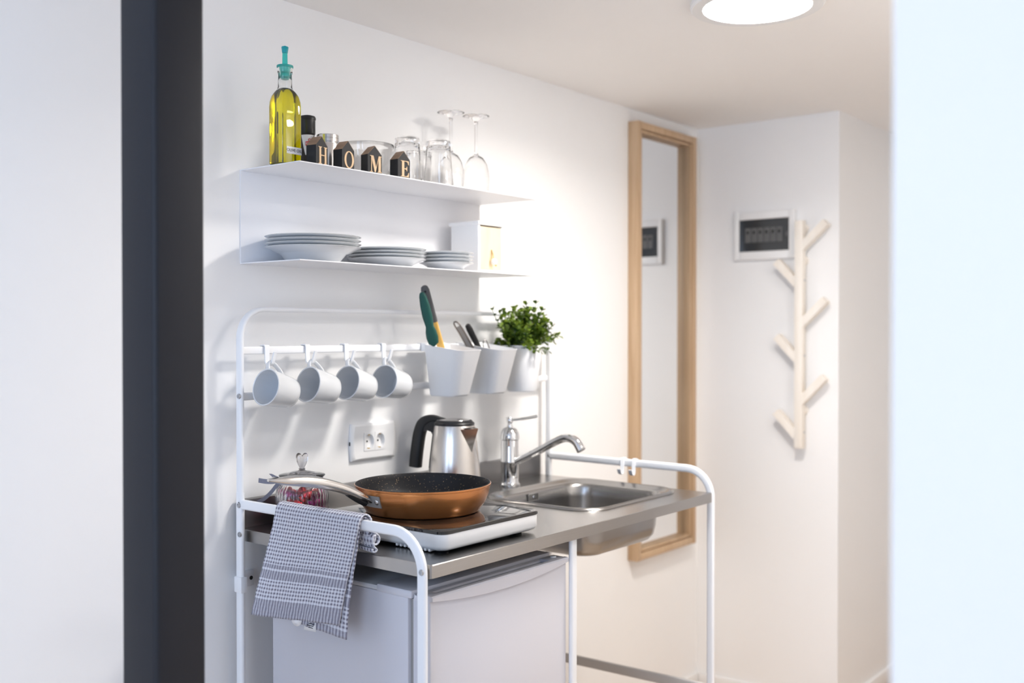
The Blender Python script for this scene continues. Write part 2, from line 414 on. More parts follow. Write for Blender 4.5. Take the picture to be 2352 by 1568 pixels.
# back frame: two uprights and top rail in one bent tube (thin in z / x, deep in y)
r_ = .062
path = [(.008, YB, .985), (.008, YB, 1.384 - r_)] + arc((.008 + r_, YB, 1.384 - r_), r_, 180, 90, 10, (1, 0, 0), (0, 0, 1))[1:] + arc((1.112 - r_, YB, 1.384 - r_), r_, 90, 0, 10, (1, 0, 0), (0, 0, 1)) + [(1.112, YB, .985)]
SEC_B = [(a, b) for a, b in rrect(-.0095, .0095, -.0055, .0055, .005, 4)]
obj('back_frame', MB().sweep(path, SEC_B, up=(0, .001, 1)) if False else MB().sweep(path, [(b, a) for a, b in SEC_B], up=(0, 1, 0)), M_frame, stand)
def sideframe(x):
    r = .072
    path = [(x, YF, 0), (x, YF, ZR - r)] + arc((x, YF + r, ZR - r), r, 180, 90, 12, (0, 1, 0), (0, 0, 1))[1:] + [(x, YB, ZR)]
    m = MB().sweep(path, SEC, up=(0, .5, 1) if False else (0, 1, 1)) if False else MB()
    # section: 12 mm across x, 21 mm in the y-z plane
    P = [Vector(p) for p in path]; loops = []
    for i, p in enumerate(P):
        tt = (P[min(i + 1, len(P) - 1)] - P[max(i - 1, 0)]).normalized(); b = Vector((1, 0, 0)).cross(tt).normalized()
        loops.append([tuple(p + Vector((a, 0, 0)) + b * c) for a, c in SEC])
    m.loft(loops)
    m.loft([[(x + a, YB + c, z) for a, c in SEC] for z in (0, .992)])
    return m
sfl = obj('side_frame', sideframe(.008), M_frame, stand)
sfr = obj('side_frame', sideframe(1.112), M_frame, stand)
for p in ((.002, -.016, 1.198), (.002, -.015, .965), (.002, -.017, .903), (.002, -.551, .900)):
    obj('screw', screw(p), M_screw, sfl)
obj('leg', MB().loft([[(.487 + a, -.543 + c, z) for a, c in rrect(-.0105, .0105, -.006, .006, .0055, 4)] for z in (0, .8855)]), M_frame, stand)
for z in (1.2950, 1.1960):
    obj('hanging_rail', MB().sweep([(.012, -.006, z), (1.108, -.006, z)], rrect(-.005, .005, -.0085, .0085, .003, 3), up=(0, 0, 1)), M_frame, stand)
obj('cross_bar', MB().sweep([(1.112, YB, .375), (1.112, YF, .385)], rrect(-.005, .005, -.0135, .0135, .003, 3), up=(0, 0, 1)), M_bar, stand)
wbm = MB().box(-.0005, .0165, -.025, .0, .778, .812, .002).box(.034, .0715, WY - .005, WY, .7755, .8105, .0015)
wbm.add([(x, y, z) for z in (.785, .805) for x, y in ((.010, -.002), (.014, -.002), (.040, WY - .005), (.036, WY - .005))], [(0, 1, 2, 3), (4, 7, 6, 5), (0, 4, 5, 1), (1, 5, 6, 2), (2, 6, 7, 3), (3, 7, 4, 0)])
wb = obj('wall_bracket', wbm, M_frame, stand)
obj('bracket_hole', MB().lathe([(0, .0004), (.0045, .0004), (.0045, 0)], 16, T(.0635, WY - .005, .793) @ RX(90)), M_dark, wb)

# ------------------------------------------------------------------ worktop with sink
ZT = .911
t = worktop = thing('worktop', 'brushed stainless steel worktop with inset sink and low splashback', 'worktop', (.56, -.28, .885))
wx0, wx1, wy0_, wy1_ = .0195, 1.098, -.558, .004
bm = bmesh.new()
ol = [bm.verts.new((x, y, ZT)) for x, y in rrect(wx0, wx1, wy0_, wy1_, .006, 3)]
sx0, sx1, sy0, sy1 = .655, 1.075, -.478, -.130
il = [bm.verts.new((x, y, ZT)) for x, y in rrect(sx0, sx1, sy0, sy1, .065, 10)]
es = [bm.edges.new((l[i], l[(i + 1) % len(l)])) for l in (ol, il) for i in range(len(l))]
bmesh.ops.triangle_fill(bm, use_beauty=True, edges=es)
mb = MB().addbm(bm)
op = rrect(wx0, wx1, wy0_, wy1_, .006, 3)
mb.loft([[(x, y, ZT) for x, y in op], [(x + (.0008 if x < .5 else -.0008) * 0, y, ZT - .0015) for x, y in rrect(wx0 - .0012, wx1 + .0012, wy0_ - .0012, wy1_, .007, 3)], [(x, y, ZT - .025) for x, y in rrect(wx0 - .0012, wx1 + .0012, wy0_ - .0012, wy1_, .007, 3)], [(x, y, ZT - .025) for x, y in rrect(wx0 + .012, wx1 - .012, wy0_ + .012, wy1_ - .012, .007, 3)], [(x, y, ZT - .004) for x, y in rrect(wx0 + .012, wx1 - .012, wy0_ + .012, wy1_ - .012, .007, 3)]], False, False)
obj('top_panel', mb, M_steel, worktop, 25)
obj('splashback', MB().box(wx0 + .004, wx1 - .004, .004, .0105, ZT - .02, .971, .0015).box(wx0 + .004, wx1 - .004, .0105, .024, .967, .971, .0012), M_splash, worktop)
# sink: rolled rim and bowl, outside and inside
def rr3(x0, x1, y0, y1, r, z): return [(x, y, z) for x, y in rrect(x0, x1, y0, y1, r, 10)]
prof = [(-.010, .0005), (-.008, .0045), (-.003, .0062), (.003, .0050), (.012, -.001), (.024, -.003), (.030, -.006), (.034, -.014), (.0365, -.04), (.040, -.085), (.046, -.108), (.058, -.121), (.075, -.1275), (.10, -.1295)]
rb = lambda d: max(.02, .075 - d * .35)
loops = [rr3(sx0 + d, sx1 - d * .75, sy0 + d * .85, sy1 - d * .75, rb(d), ZT + z) for d, z in prof]
outer = [rr3(sx0 + d - .0012, sx1 - d * .75 + .0012, sy0 + d * .85 - .0012, sy1 - d * .75 + .0012, rb(d), ZT + z - .0012) for d, z in prof[5:]]
sink = obj('sink', MB().loft(loops, False, True).loft(outer, False, True), M_sink, worktop, 50)
yo = sy1 - .0290       # rear wall of the bowl
ofl = obj('overflow_grille', MB().box(.825, .868, yo - .0012, yo + .003, ZT - .030, ZT - .0095, .0008), M_grey2, sink)
sl = MB()
for k in range(7): sl.box(.8275 + k * .0057, .8303 + k * .0057, yo - .0016, yo, ZT - .028, ZT - .0115)
obj('slots', sl, M_dark, sink)
obj('overflow_screw', MB().lathe([(0, .003), (.003, .0025), (.0045, 0)], 14, T(.846, yo - .0012, ZT - .0195) @ RX(90)), M_chrome, sink)
obj('drain', MB().lathe([(0, .001), (.03, .001), (.038, .003), (.04, 0)], 24, T(.87, -.3, ZT - .1292)), M_chrome, sink)
obj('clip', MB().box(.705, .709, -.452, -.446, .850, .874, .0008), M_frost, worktop)
for yy in (-.20, -.25):
    obj('plug_hole', MB().lathe([(0, .0006), (.007, .0006), (.008, 0)], 16, T(1.083, yy, ZT)), M_grey2, worktop)

# ------------------------------------------------------------------ faucet
fx, fy = .861, -.066
t = thing('faucet', 'chrome single lever kitchen faucet beside the sink', 'faucet', (fx, fy, ZT))
obj('body', MB().lathe([(r * 1.08, z) for r, z in [(0, .0003), (.0265, .0003), (.0268, .005), (.0235, .008), (.0225, .012), (.0225, .062), (.0232, .064), (.0232, .069), (.0225, .071), (.0225, .126), (.0245, .128), (.0250, .133), (.0245, .138), (.0225, .148), (.0175, .157), (.010, .162), (0, .163)]], 40, T(fx, fy, ZT)), M_chrome, t)
lv = MB().lathe([(.0075, .160), (.0075, .166), (.0055, .170), (.0085, .175), (.0085, .184), (.006, .188), (0, .189)], 24, T(fx, fy, ZT))
lv.sweep(spline([(fx, fy, ZT + .180), (fx, fy - .04, ZT + .1855), (fx, fy - .085, ZT + .194), (fx, fy - .092, ZT + .1955)], 4), circ(.0042, 12), scale=[.75 + .35 * i / 12 for i in range(13)])
obj('lever', lv, M_chrome, t)
sp_ = spline([(fx, fy - .012, ZT + .062), (fx, fy - .10, ZT + .104), (fx, fy - .165, ZT + .136), (fx, fy - .196, ZT + .144), (fx, fy - .222, ZT + .136), (fx, fy - .239, ZT + .114)], 8)
obj('spout', MB().sweep(sp_, circ(.0115, 20), scale=[.85 + .22 * i / (len(sp_) - 1) for i in range(len(sp_))]), M_chrome, t)

# ------------------------------------------------------------------ double wall shelf
SX0, SX1, SYF, Z1, Z2 = .040, .845, -.170, 1.689, 1.486
t = shelf = thing('wall_shelf', 'white folded sheet metal wall shelf with two levels', 'shelf', (.44, WY, Z2))
TH = .0028
obj('back_panel', MB().box(SX0, SX1, WY - TH, WY, Z2 - TH, Z1, .0006), M_shelf, shelf)
obj('top_shelf', MB().box(SX0, SX1, SYF, WY - TH, Z1 - TH, Z1, .0008), M_shelf, shelf)
obj('bottom_shelf', MB().box(SX0, SX1, SYF, WY - TH, Z2 - TH, Z2, .0008), M_shelf, shelf)

# ------------------------------------------------------------------ olive oil bottle
bx_, by_ = .066, -.092
t = thing('oil_bottle', 'tall square glass bottle of olive oil with teal pourer', 'bottle', (bx_, by_, Z1))
SZ = .0262
def bsec(k, p, z, rot=-2, s=1): return [(bx_ + a * math.cos(R(rot)) - b * math.sin(R(rot)), by_ + a * math.sin(R(rot)) + b * math.cos(R(rot)), Z1 + z) for a, b in circ(k, 48, None, p)]
out = [(.0225, 6, .0008), (.0258, 6, .002), (SZ, 6.5, .006), (SZ, 6.5, .124), (.0256, 6, .134), (.0232, 5, .146), (.0190, 3.6, .155), (.0160, 2.6, .160), (.0152, 2, .165), (.0146, 2, .178), (.0142, 2, .193), (.0158, 2, .194), (.0160, 2, .205), (.0155, 2, .2065)]
inn = [(.0128, 2, .2065), (.0125, 2, .18), (.0137, 2, .164), (.0176, 3, .1565), (.0222, 4.8, .146), (.0248, 6, .134), (.02545, 6.5, .124), (.02545, 6.5, .006), (.024, 6, .003)]
obj('glass_body', MB().loft([bsec(*q) for q in out] + [bsec(*q) for q in inn]), M_ogl, t, 60)
oil = [(.0241, 6, .0029), (.02555, 6.5, .0059), (.02555, 6.5, .124), (.0249, 6, .134), (.0223, 4.8, .146), (.0177, 3, .1565), (.0142, 2.2, .1615)]
obj('oil', MB().loft([bsec(*q) for q in oil]), M_oil, t, 60)
pr = MB().lathe([(0, .183), (.0085, .183), (.0110, .198), (.0122, .2068), (.0172, .2068), (.0178, .209), (.0172, .2115), (.010, .2125), (.0058, .214), (.0054, .234), (.0052, .238)] + [(0, .238)], 32, T(bx_, by_, Z1))
po = obj('pourer', pr, M_teal, t)
obj('pourer_cap', MB().lathe([(0, .2382), (.0058, .2382), (.0076, .250), (.0070, .2515), (.0026, .252), (.0018, .2535), (0, .254)], 28, T(bx_, by_, Z1)), M_tealcap, po)
# label wraps the front right corner
lab = MB(); pts = []
for i in range(17):
    s_ = -.004 + .040 * i / 16 - .0
    pts.append(s_)
def surf(s_):   # along the front (-y) face from its left part, round the corner onto +x side
    flat = .024
    if s_ < flat: return (bx_ + s_, by_ - SZ - .0004)
    a = (s_ - flat) / .006
    if a < PI / 2 * .9: return (bx_ + flat - .0035 + .0062 * math.sin(a), by_ - SZ + .0058 - .0062 * math.cos(a))
    return (bx_ + SZ + .0004, by_ - SZ + .0058 + (s_ - flat - .006 * PI / 2 * .9))
vs = []; fs = []
for i, s_ in enumerate(pts):
    x, y = surf(s_ - .0135)
    for z, o_ in ((.0215, 0), (.0365, 0)): vs.append((x, y, Z1 + z))
for i in range(16): fs.append((2 * i, 2 * i + 2, 2 * i + 3, 2 * i + 1))
bl = obj('label', MB().add(vs, fs), M_label, t)
obj('lettering', text_mb('OLIVE OIL', .0088, .0001, T(bx_ + .0025, by_ - SZ - .0007, Z1 + .029) @ RX(90), 1.0), M_ink, bl)

# ------------------------------------------------------------------ pepper grinder
gx, gy = .1765, -.034
t = thing('pepper_grinder', 'black capped spice grinder with white label and red badge', 'grinder', (gx, gy, Z1))
G = T(gx, gy, Z1)
obj('body', MB().lathe([(0, 0), (.0185, 0), (.0190, .003), (.0190, .030), (.0168, .055), (.0150, .084), (.0152, .092), (0, .092)], 36, G), M_pepper, t)
obj('cap', MB().lathe([(.0158, .088), (.0172, .090), (.0172, .121), (.0182, .1215), (.0184, .125), (.0165, .129), (.008, .1315), (0, .132)], 36, G), M_black, t)
vs = []; fs = []
n = 20
for j, (z, r, w0) in enumerate(((.040, .0186, .25), (.056, .0171, .5), (.070, .0161, .75), (.086, .0154, 1.1))):
    for i in range(n + 1):
        a = R(-132) + (-1 + 2 * i / n) * w0
        vs.append((gx + r * math.cos(a), gy + r * math.sin(a), Z1 + z))
for j in range(3):
    for i in range(n):
        q = j * (n + 1) + i; fs.append((q, q + 1, q + n + 2, q + n + 1))
lb = obj('label', MB().add(vs, fs), M_label, t)
MB_ = T(gx, gy, Z1) @ RZ(-116 + 90) @ T(0, -.0163, .066) @ RX(90)
bg = [(x * 1.22, y * 1.25) for x, y in [(-.0075, -.003), (-.0062, -.0048), (0, -.0055), (.0062, -.0048), (.0075, -.003), (.0075, .0032), (0, .0042), (-.0075, .0032)]]
rb_ = MB().prism(bg, 0, .0006, MB_)
rb_.lathe([(.0018, 0), (.0032, 0), (.0032, .0005), (.0018, .0005)], 18, MB_ @ T(0, .0082, 0), close=True)
bdg = obj('badge', rb_, M_red, lb)
obj('lettering', text_mb('RUST', .0072, .00012, MB_ @ T(-.0002, -.0005, .0008)), M_label, bdg)

# ------------------------------------------------------------------ steel shaker
qx, qy = .206, -.068
t = thing('steel_shaker', 'small brushed steel canister behind the letter H block', 'canister', (qx, qy, Z1))
G = T(qx, qy, Z1)
obj('body', MB().lathe([(0, 0), (.0235, 0), (.0242, .002), (.0242, .066), (.0236, .068), (0, .068)], 40, G), M_kettle, t)
obj('lid', MB().lathe([(0, .068), (.0225, .068), (.0225, .0705), (.0246, .071), (.0246, .0785), (.0240, .079), (.0246, .0795), (.0246, .0862), (.0236, .0875), (0, .0878)], 40, G), M_hsteel, t)

# ------------------------------------------------------------------ letter blocks
def letter_poly(ch):
    """serif capitals in a box about 1 wide and 1.6 high; list of outer polygons"""
    if ch == 'H':
        o = []
        for sx in (0, .62):
            wst = .20
            o.append([(sx, 0), (sx + .40, 0), (sx + .40, .05), (sx + .30, .08), (sx + .30, 1.52), (sx + .40, 1.55), (sx + .40, 1.6), (sx, 1.6), (sx, 1.55), (sx + .10, 1.52), (sx + .10, .08), (sx, .05)])
        o.append([(.28, .77), (.74, .77), (.74, .86), (.28, .86)])
        return o
    if ch == 'E':
        return [[(0, 0), (.95, 0), (1.0, .44), (.93, .44), (.84, .20), (.68, .07), (.40, .07), (.40, .76), (.56, .76), (.66, .70), (.70, .58), (.76, .58), (.76, 1.04), (.70, 1.04), (.66, .90), (.56, .84), (.40, .84), (.40, 1.53), (.66, 1.53), (.82, 1.44), (.90, 1.22), (.97, 1.22), (.95, 1.6), (0, 1.6), (0, 1.55), (.13, 1.52), (.13, .08), (0, .05)]]
    if ch == 'M':
        return [[(0, 0), (.30, 0), (.30, .05), (.19, .08), (.19, 1.28), (.50, 0), (.58, 0), (.88, 1.30), (.88, .08), (.78, .05), (.78, 0), (1.24, 0), (1.24, .05), (1.13, .08), (1.13, 1.52), (1.24, 1.55), (1.24, 1.6), (.91, 1.6), (.64, .50), (.36, 1.6), (0, 1.6), (0, 1.55), (.12, 1.52), (.12, .08), (0, .05)]]
    return None
BW, BD, BH, BR = .0385, .0260, .0415, .0612
def letter_block(ch, x, y, rz, label):
    t = thing('letter_block', label, 'decoration', (0, 0, 0), 'house shaped letter blocks on the top shelf')
    hw, hd = BW / 2, BD / 2
    pent = [(-hw, 0), (hw, 0), (hw, BH), (0, BR - .0006), (-hw, BH)]
    M = RX(90) @ T(0, 0, -hd)     # prism z -> -y ; centred on y
    obj('block', MB().prism(pent, 0, BD, M), M_blkw, t, 20)
    rf = MB()
    s_ = .0006
    for sg in (-1, 1):
        rf.add([(sg * (hw + .0004), -hd, BH - .0004), (0, -hd, BR), (0, hd, BR), (sg * (hw + .0004), hd, BH - .0004), (sg * (hw - .0012), -hd, BH), (0, -hd, BR - .0014), (0, hd, BR - .0014), (sg * (hw - .0012), hd, BH)], [(0, 1, 2, 3), (4, 7, 6, 5), (0, 4, 5, 1), (3, 2, 6, 7), (0, 3, 7, 4)])
    obj('roof', rf, M_roofw, t, 20)
    ft = MB(); hgt = .0365; k = hgt / 1.6
    F = T(0, -hd - .0009, .0022) @ RX(90)
    if ch == 'O':
        n = 40
        oo = [(.0150 * math.cos(2 * PI * i / n), hgt / 2 + (hgt / 2 + .0005) * math.sin(2 * PI * i / n)) for i in range(n)]
        ii = [(.0092 * math.cos(2 * PI * i / n), hgt / 2 + (hgt / 2 - .0018) * math.sin(2 * PI * i / n)) for i in range(n)]
        lo = [[(a, b, 0) for a, b in oo], [(a, b, .0012) for a, b in oo], [(a, b, .0012) for a, b in ii], [(a, b, 0) for a, b in ii], [(a, b, 0) for a, b in oo]]
        ft.loft(lo, False, False, True, F @ T(.0022, 0, -.0008))
    else:
        ps = letter_poly(ch); wmax = max(a for p in ps for a, b in p)
        kx = {'H': .0285, 'E': .0262, 'M': .0325}[ch] / wmax
        for p in ps: ft.prism([((a - wmax / 2) * kx + .0022, b * k) for a, b in p], -.0008, .0006, F)
    obj('letter', ft, M_tan, t, 30)
    t.location = (x, y, Z1); t.rotation_euler.z = R(rz)
    return t
letter_block('H', .1090, -.1440, 10, 'black house shaped wooden block bearing the letter H')
letter_block('O', .1820, -.1470, 5, 'black house shaped wooden block bearing the letter O')
letter_block('M', .2625, -.1490, -7, 'black house shaped wooden block bearing the letter M')
letter_block('E', .3500, -.1520, -1, 'black house shaped wooden block bearing the letter E')

# ------------------------------------------------------------------ glassware on the top shelf
def bowlprof(r, h, th):
    o = [(0, 0), (r * .42, 0), (r * .5, .002)]; n = 10
    for i in range(1, n + 1):
        a = i / n; o.append((r * (.5 + .5 * math.sin(a * PI / 2)), .002 + (h - .002) * (1 - math.cos(a * PI / 2)) ** .9))
    inn = [(max(0, q - th), z + (th if i < 3 else 0)) for i, (q, z) in enumerate(o)]
    inn = [(q, min(z, h)) for q, z in inn][::-1]
    return o + [(r - th / 2, h + .0006)] + inn[:-2] + [(0, th + .001)]
gb = obj('glass_bowl', MB().lathe(bowlprof(.066, .083, .002), 64, T(.335, -.055, Z1 + .0003)), M_glass, None, 60, origin=(.335, -.055, Z1))
tag(gb, 'clear glass bowl behind the letter blocks on the top shelf', 'bowl')
def tumbler(x, y, label, rz=0, k=1):
    m = MB()
    def oct_(a, z):
        s_ = (a / (2 * PI) * 10) % 1 - .5
        fac = max(0, min(1, (z - .012) / .012)) * max(0, min(1, (.082 - z) / .02))
        return 1 - .035 * fac * (1 - (2 * abs(s_)) ** 2 * 1.0) + .0
    out = [(0, .112), (.025, .112), (.0285, .111), (.0295, .108), (.0297, .100), (.0304, .085), (.0335, .05), (.036, .018), (.0372, .002), (.0370, .0005)]
    inn = [(.0352, .0003), (.0342, .02), (.0312, .055), (.0282, .085), (.0262, .096), (.02, .099), (0, .099)]
    m.lathe(out + inn, 80, T(x, y, Z1 + .0003) @ RZ(rz), oct_)
    o = obj('tumbler', m, M_glass, None, 60, origin=(x, y, Z1))
    return tag(o, label, 'glass', 'upturned drinking glasses on the top shelf')
tumbler(.437, -.09, 'upturned faceted tumbler right behind the letter E block')
tumbler(.5130, -.1215, 'upturned faceted tumbler standing in front of the wine glasses', 12)
tumbler(.5350, -.030, 'upturned faceted tumbler near the wall, behind two other tumblers', 5)
def wineglass(x, y, h, label):
    out = [(0, h), (.033, h - .0005), (.0352, h - .0018), (.034, h - .003), (.012, h - .008), (.0055, h - .016), (.0038, h - .026), (.0035, h * .62), (.0042, h * .54), (.0075, h * .505), (.019, h * .47), (.029, h * .39), (.0345, h * .28), (.0355, h * .20), (.033, h * .07), (.0305, .0006)]
    inn = [(.0293, .0004), (.0318, h * .07), (.0343, h * .20), (.0333, h * .28), (.0278, h * .385), (.018, h * .462), (.006, h * .49), (0, h * .492)]
    o = obj('wine_glass', MB().lathe(out + inn, 56, T(x, y, Z1 + .0003)), M_glass, None, 60, origin=(x, y, Z1))
    return tag(o, label, 'glass', 'upturned drinking glasses on the top shelf')
wineglass(.640, -.048, .213, 'upturned wine glass partly hidden behind the tumblers')
wineglass(.705, -.078, .210, 'upturned wine glass nearest the open end of the top shelf')

# ------------------------------------------------------------------ plates on the bottom shelf
def plate(prof, x, y, z, label, grp, name='plate'):
    o = obj(name, MB().lathe(prof, 72, T(x, y, z), close=True), M_plate, None, 45, origin=(x, y, z))
    return tag(o, label, 'plate', grp)
def pprof(r, h, rb, deep):
    th = .0034
    if deep: out = [(0, .0015), (rb - .004, .0015), (rb - .003, 0), (rb, 0), (rb + .004, .004), (rb + .018, .020), (rb + .024, h * .62), (r - .010, h - .004), (r - .002, h - .0015)]
    else: out = [(0, .0015), (rb - .004, .0015), (rb - .003, 0), (rb, 0), (rb + .004, .003), (r * .72, h * .5), (r - .010, h - .004), (r - .002, h - .0018)]
    top = [(r, h - .0002), (r - .002, h + .0008)]
    inn = [(max(0, q - (.0026 if i > 3 else 0)), z + th) for i, (q, z) in enumerate(out)][::-1]
    inn = [(q, z) for q, z in inn if q < r - .006]
    return out + top + inn
pf = pprof(.1055, .034, .055, True)
nm = ('lowest', 'second from the bottom', 'third from the bottom', 'topmost')
for k in range(4):
    plate(pf, .158 + (0, .0002, -.0001, .0002)[k], -.0735, Z2 + .0002 + k * .0079, ('deep white soup plate, %s in the left stack on the bottom shelf' % nm[k]), 'white plates stacked on the bottom shelf')
pf = pprof(.0935, .021, .050, False)
for k in range(4):
    plate(pf, .386 + (0, -.0002, .0002, -.0002)[k], -.073, Z2 + .0002 + k * .0078, ('white dinner plate, %s in the middle stack on the bottom shelf' % nm[k]), 'white plates stacked on the bottom shelf')
pf = pprof(.0680, .0185, .036, False)
for k in range(4):
    plate(pf, .553 + (0, .0002, .0003, .0004)[k], -.111, Z2 + .0002 + k * .0085, ('small white side plate, %s in the stack beside the wooden fronted box' % nm[k]), 'white plates stacked on the bottom shelf')

# ------------------------------------------------------------------ little box with wooden front
b0, b1, f0, f1, h0, h1 = .690, .793, -.0985, -.004, Z2, Z2 + .1365
t = thing('storage_box', 'small white box with pale wooden front and white bead pull', 'box', ((b0 + b1) / 2, (f0 + f1) / 2, h0))
bb = MB().box(b0, b0 + .008, f0, f1, h0 + .003, h1 - .009, .001).box(b1 - .008, b1, f0, f1, h0 + .003, h1 - .009, .001).box(b0 + .008, b1 - .008, f0, f1, h0 + .003, h0 + .011, .001).box(b0 + .008, b1 - .008, f1 - .006, f1, h0 + .011, h1 - .009).box(b0 + .008, b1 - .008, f0 + .03, f1 - .006, h0 + .011, h1 - .009)
obj('case', bb, M_whitepl, t)
obj('lid', MB().box(b0 - .005, b1 + .005, f0 - .005, f1 + .004, h1 - .009, h1, .0015), M_whitepl, t)
for xx in (b0 + .025, b1 - .04):
    obj('foot', MB().box(xx, xx + .018, f0 + .01, f1 - .01, h0, h0 + .003), M_green, t)
dr = obj('drawer_front', MB().box(b0 + .0085, b1 - .0085, f0 + .002, f0 + .008, h0 + .0115, h1 - .013, .0006), M_ply, t)
cx_ = (b0 + b1) / 2 + .002
cd = MB()
cd.sweep(spline([(cx_ - .003, f0 - .003, h0 + .040), (cx_, f0 - .002, h0 + .058), (cx_ + .001, f0 + .001, h0 + .064), (cx_ + .003, f0 - .003, h0 + .052), (cx_ + .003, f0 - .004, h0 + .040)], 5), circ(.0011, 8))
cd.sweep([(cx_ + .003, f0 - .008, h0 + .026), (cx_ + .008, f0 - .010, h0 + .022)], circ(.0022, 8))
pl_ = obj('cord', cd, M_cord, dr)
obj('bead', MB().lathe([(0, -.0085)] + [(.0088 * math.cos(R(a)), .0088 * math.sin(R(a))) for a in range(-75, 90, 15)] + [(0, .0088)], 24, T(cx_ + .001, f0 - .008, h0 + .033)), M_porc, dr)

# ------------------------------------------------------------------ hooks and mugs
def hook_mb():
    """flat strip hook in the y-z plane, hung over a rail whose centre is the origin"""
    path = [(0, .0075, -.006), (0, .0075, .0075)] + arc((0, .0045, .0078), .003, 0, 90, 3, (0, 1, 0), (0, 0, 1)) + [(0, -.005, .0108)] + arc((0, -.0055, .0078), .003, 90, 180, 3, (0, 1, 0), (0, 0, 1)) + [(0, -.0085, -.010), (0, -.0088, -.021)] + arc((0, -.0188, -.0225), .010, 0, -155, 8, (0, 1, 0), (0, 0, 1))[1:] + [(0, -.0315, -.018), (0, -.0365, -.0045), (0, -.0368, -.0035)]
    P = [Vector(p) for p in path]; loops = []
    for i, p in enumerate(P):
        tt = (P[min(i + 1, len(P) - 1)] - P[max(i - 1, 0)]).normalized(); b = Vector((1, 0, 0)).cross(tt)
        f = i / (len(P) - 1); wd = .0062 - .0028 * max(0, (f - .35) / .65); th = .0012 + .0008 * f
        loops.append([tuple(p + Vector((a * wd, 0, 0)) + b * (c * th)) for a, c in ((-1, -1), (1, -1), (1, 1), (-1, 1))])
    return MB().loft(loops)
RZ_ = 1.2950
hk_labels = ['white rail hook carrying the mug nearest the stand upright', 'white rail hook carrying the second mug from the stand upright', 'white rail hook carrying the third mug from the stand upright', 'white rail hook carrying the mug closest to the planters']
mg_labels = ['white porcelain mug hanging nearest the stand upright, inside fully visible', 'white porcelain mug hanging second from the stand upright', 'white porcelain mug hanging third from the stand upright', 'white porcelain mug hanging closest to the white planters']
hook0 = obj('rail_hook', hook_mb(), M_frame, None, 40); tag(hook0, '', 'hook', 'white hooks on the upper rail')
def make_mug():
    t = thing('mug', '', 'mug', (0, 0, 0), 'white mugs on the rail')
    Hm = .076; ro, rb2 = .0405, .0305; th = .003
    out = [(0, Hm - .002), (rb2 - .006, Hm - .002), (rb2 - .005, Hm), (rb2 - .002, Hm), (rb2 + .001, Hm - .003), (rb2 + .0035, Hm - .012), (ro - .0015, .015), (ro, .001), (ro - .0012, 0)]
    inn = [(ro - th, .001), (ro - th - .001, .015), (rb2 + .0035 - th, Hm - .013), (rb2 - .003, Hm - .0055), (0, Hm - .0055)]
    # local z runs from the mouth to the base; the handle stands up along local +y
    obj('cup', MB().lathe(out + inn, 56), M_porc, t, 45)
    hp = spline([(0, ro - .002, .016), (0, ro + .012, .017), (0, ro + .0235, .024), (0, ro + .0225, .036), (0, ro + .010, .050), (0, rb2 + .0015, .060)], 6)
    P = hp; loops = []
    for i, p in enumerate(P):
        tt = (P[min(i + 1, len(P) - 1)] - P[max(i - 1, 0)]).normalized(); b = Vector((1, 0, 0)).cross(tt)
        loops.append([tuple(p + Vector((a, 0, 0)) + b * c) for a, c in circ(.0058, 12, .0032)])
    obj('handle', MB().loft(loops), M_porc, t, 60)
    return t
mug0 = make_mug()
def mug_axis(az, dip):     # direction from the mouth to the base
    return Vector((math.cos(R(az)) * math.cos(R(dip)), math.sin(R(az)) * math.cos(R(dip)), -math.sin(R(dip))))
hook_x = [.0770, .1910, .3090, .4310]
for i, hx in enumerate(hook_x):
    hk = hook0 if i == 0 else hook0.copy()
    if i: C.objects.link(hk)
    hk['label'] = hk_labels[i]; hk.location = (hx, -.006, RZ_)
    mg = mug0 if i == 0 else dup(mug0)
    mg['label'] = mg_labels[i]
    mouth = Vector(((.0383, .1538, .2685, .3881)[i], -.0585, (1.218, 1.2189, 1.2182, 1.2166)[i]))
    a = mug_axis((4, 1, 3, 6)[i], (13, 12, 12, 11)[i])
    y = Vector((hx, -.0295, 1.2655)) - mouth; y = (y - a * y.dot(a)).normalized()    # the handle points at the hook it hangs from
    mg.rotation_euler = Matrix((y.cross(a), y, a)).transposed().to_euler(); mg.location = mouth
# ------------------------------------------------------------------ hooks on the right side rail
for i, (yy, lb_) in enumerate(((-.276, 'small white hook on the right side rail, closer to the faucet'), (-.313, 'small white hook on the right side rail, closer to the front leg'))):
    pth = [(-.0075, 0, -.012), (-.0075, 0, .009)] + [(-.005, 0, .0128), (.005, 0, .0128)] + [(.0075, 0, .009), (.0075, 0, -.020)]
    m = MB().sweep([(1.112 + a, yy, ZR + c) for a, b, c in pth], rrect(-.0035, .0035, -.0011, .0011, .001, 2), up=(0, 0, 1)) if False else MB()
    P = [Vector((1.112 + a, yy, ZR + c)) for a, b, c in [(.0075, 0, -.012), (.0075, 0, .009), (.005, 0, .0125), (-.005, 0, .0125), (-.0078, 0, .009), (-.0078, 0, -.022), (-.010, 0, -.029), (-.016, 0, -.031), (-.022, 0, -.027), (-.026, 0, -.016)]]
    loops = []
    for j, p in enumerate(P):
        tt = (P[min(j + 1, len(P) - 1)] - P[max(j - 1, 0)]).normalized(); b = Vector((0, 1, 0)).cross(tt)
        loops.append([tuple(p + Vector((0, a_ * .0055, 0)) + b * (c * .0013)) for a_, c in ((-1, -1), (1, -1), (1, 1), (-1, 1))])
    m.loft(loops)
    tag(obj('rail_hook', m, M_frame, None, 40, origin=(1.112, yy, ZR)), lb_, 'hook', 'white hooks on the right side rail')

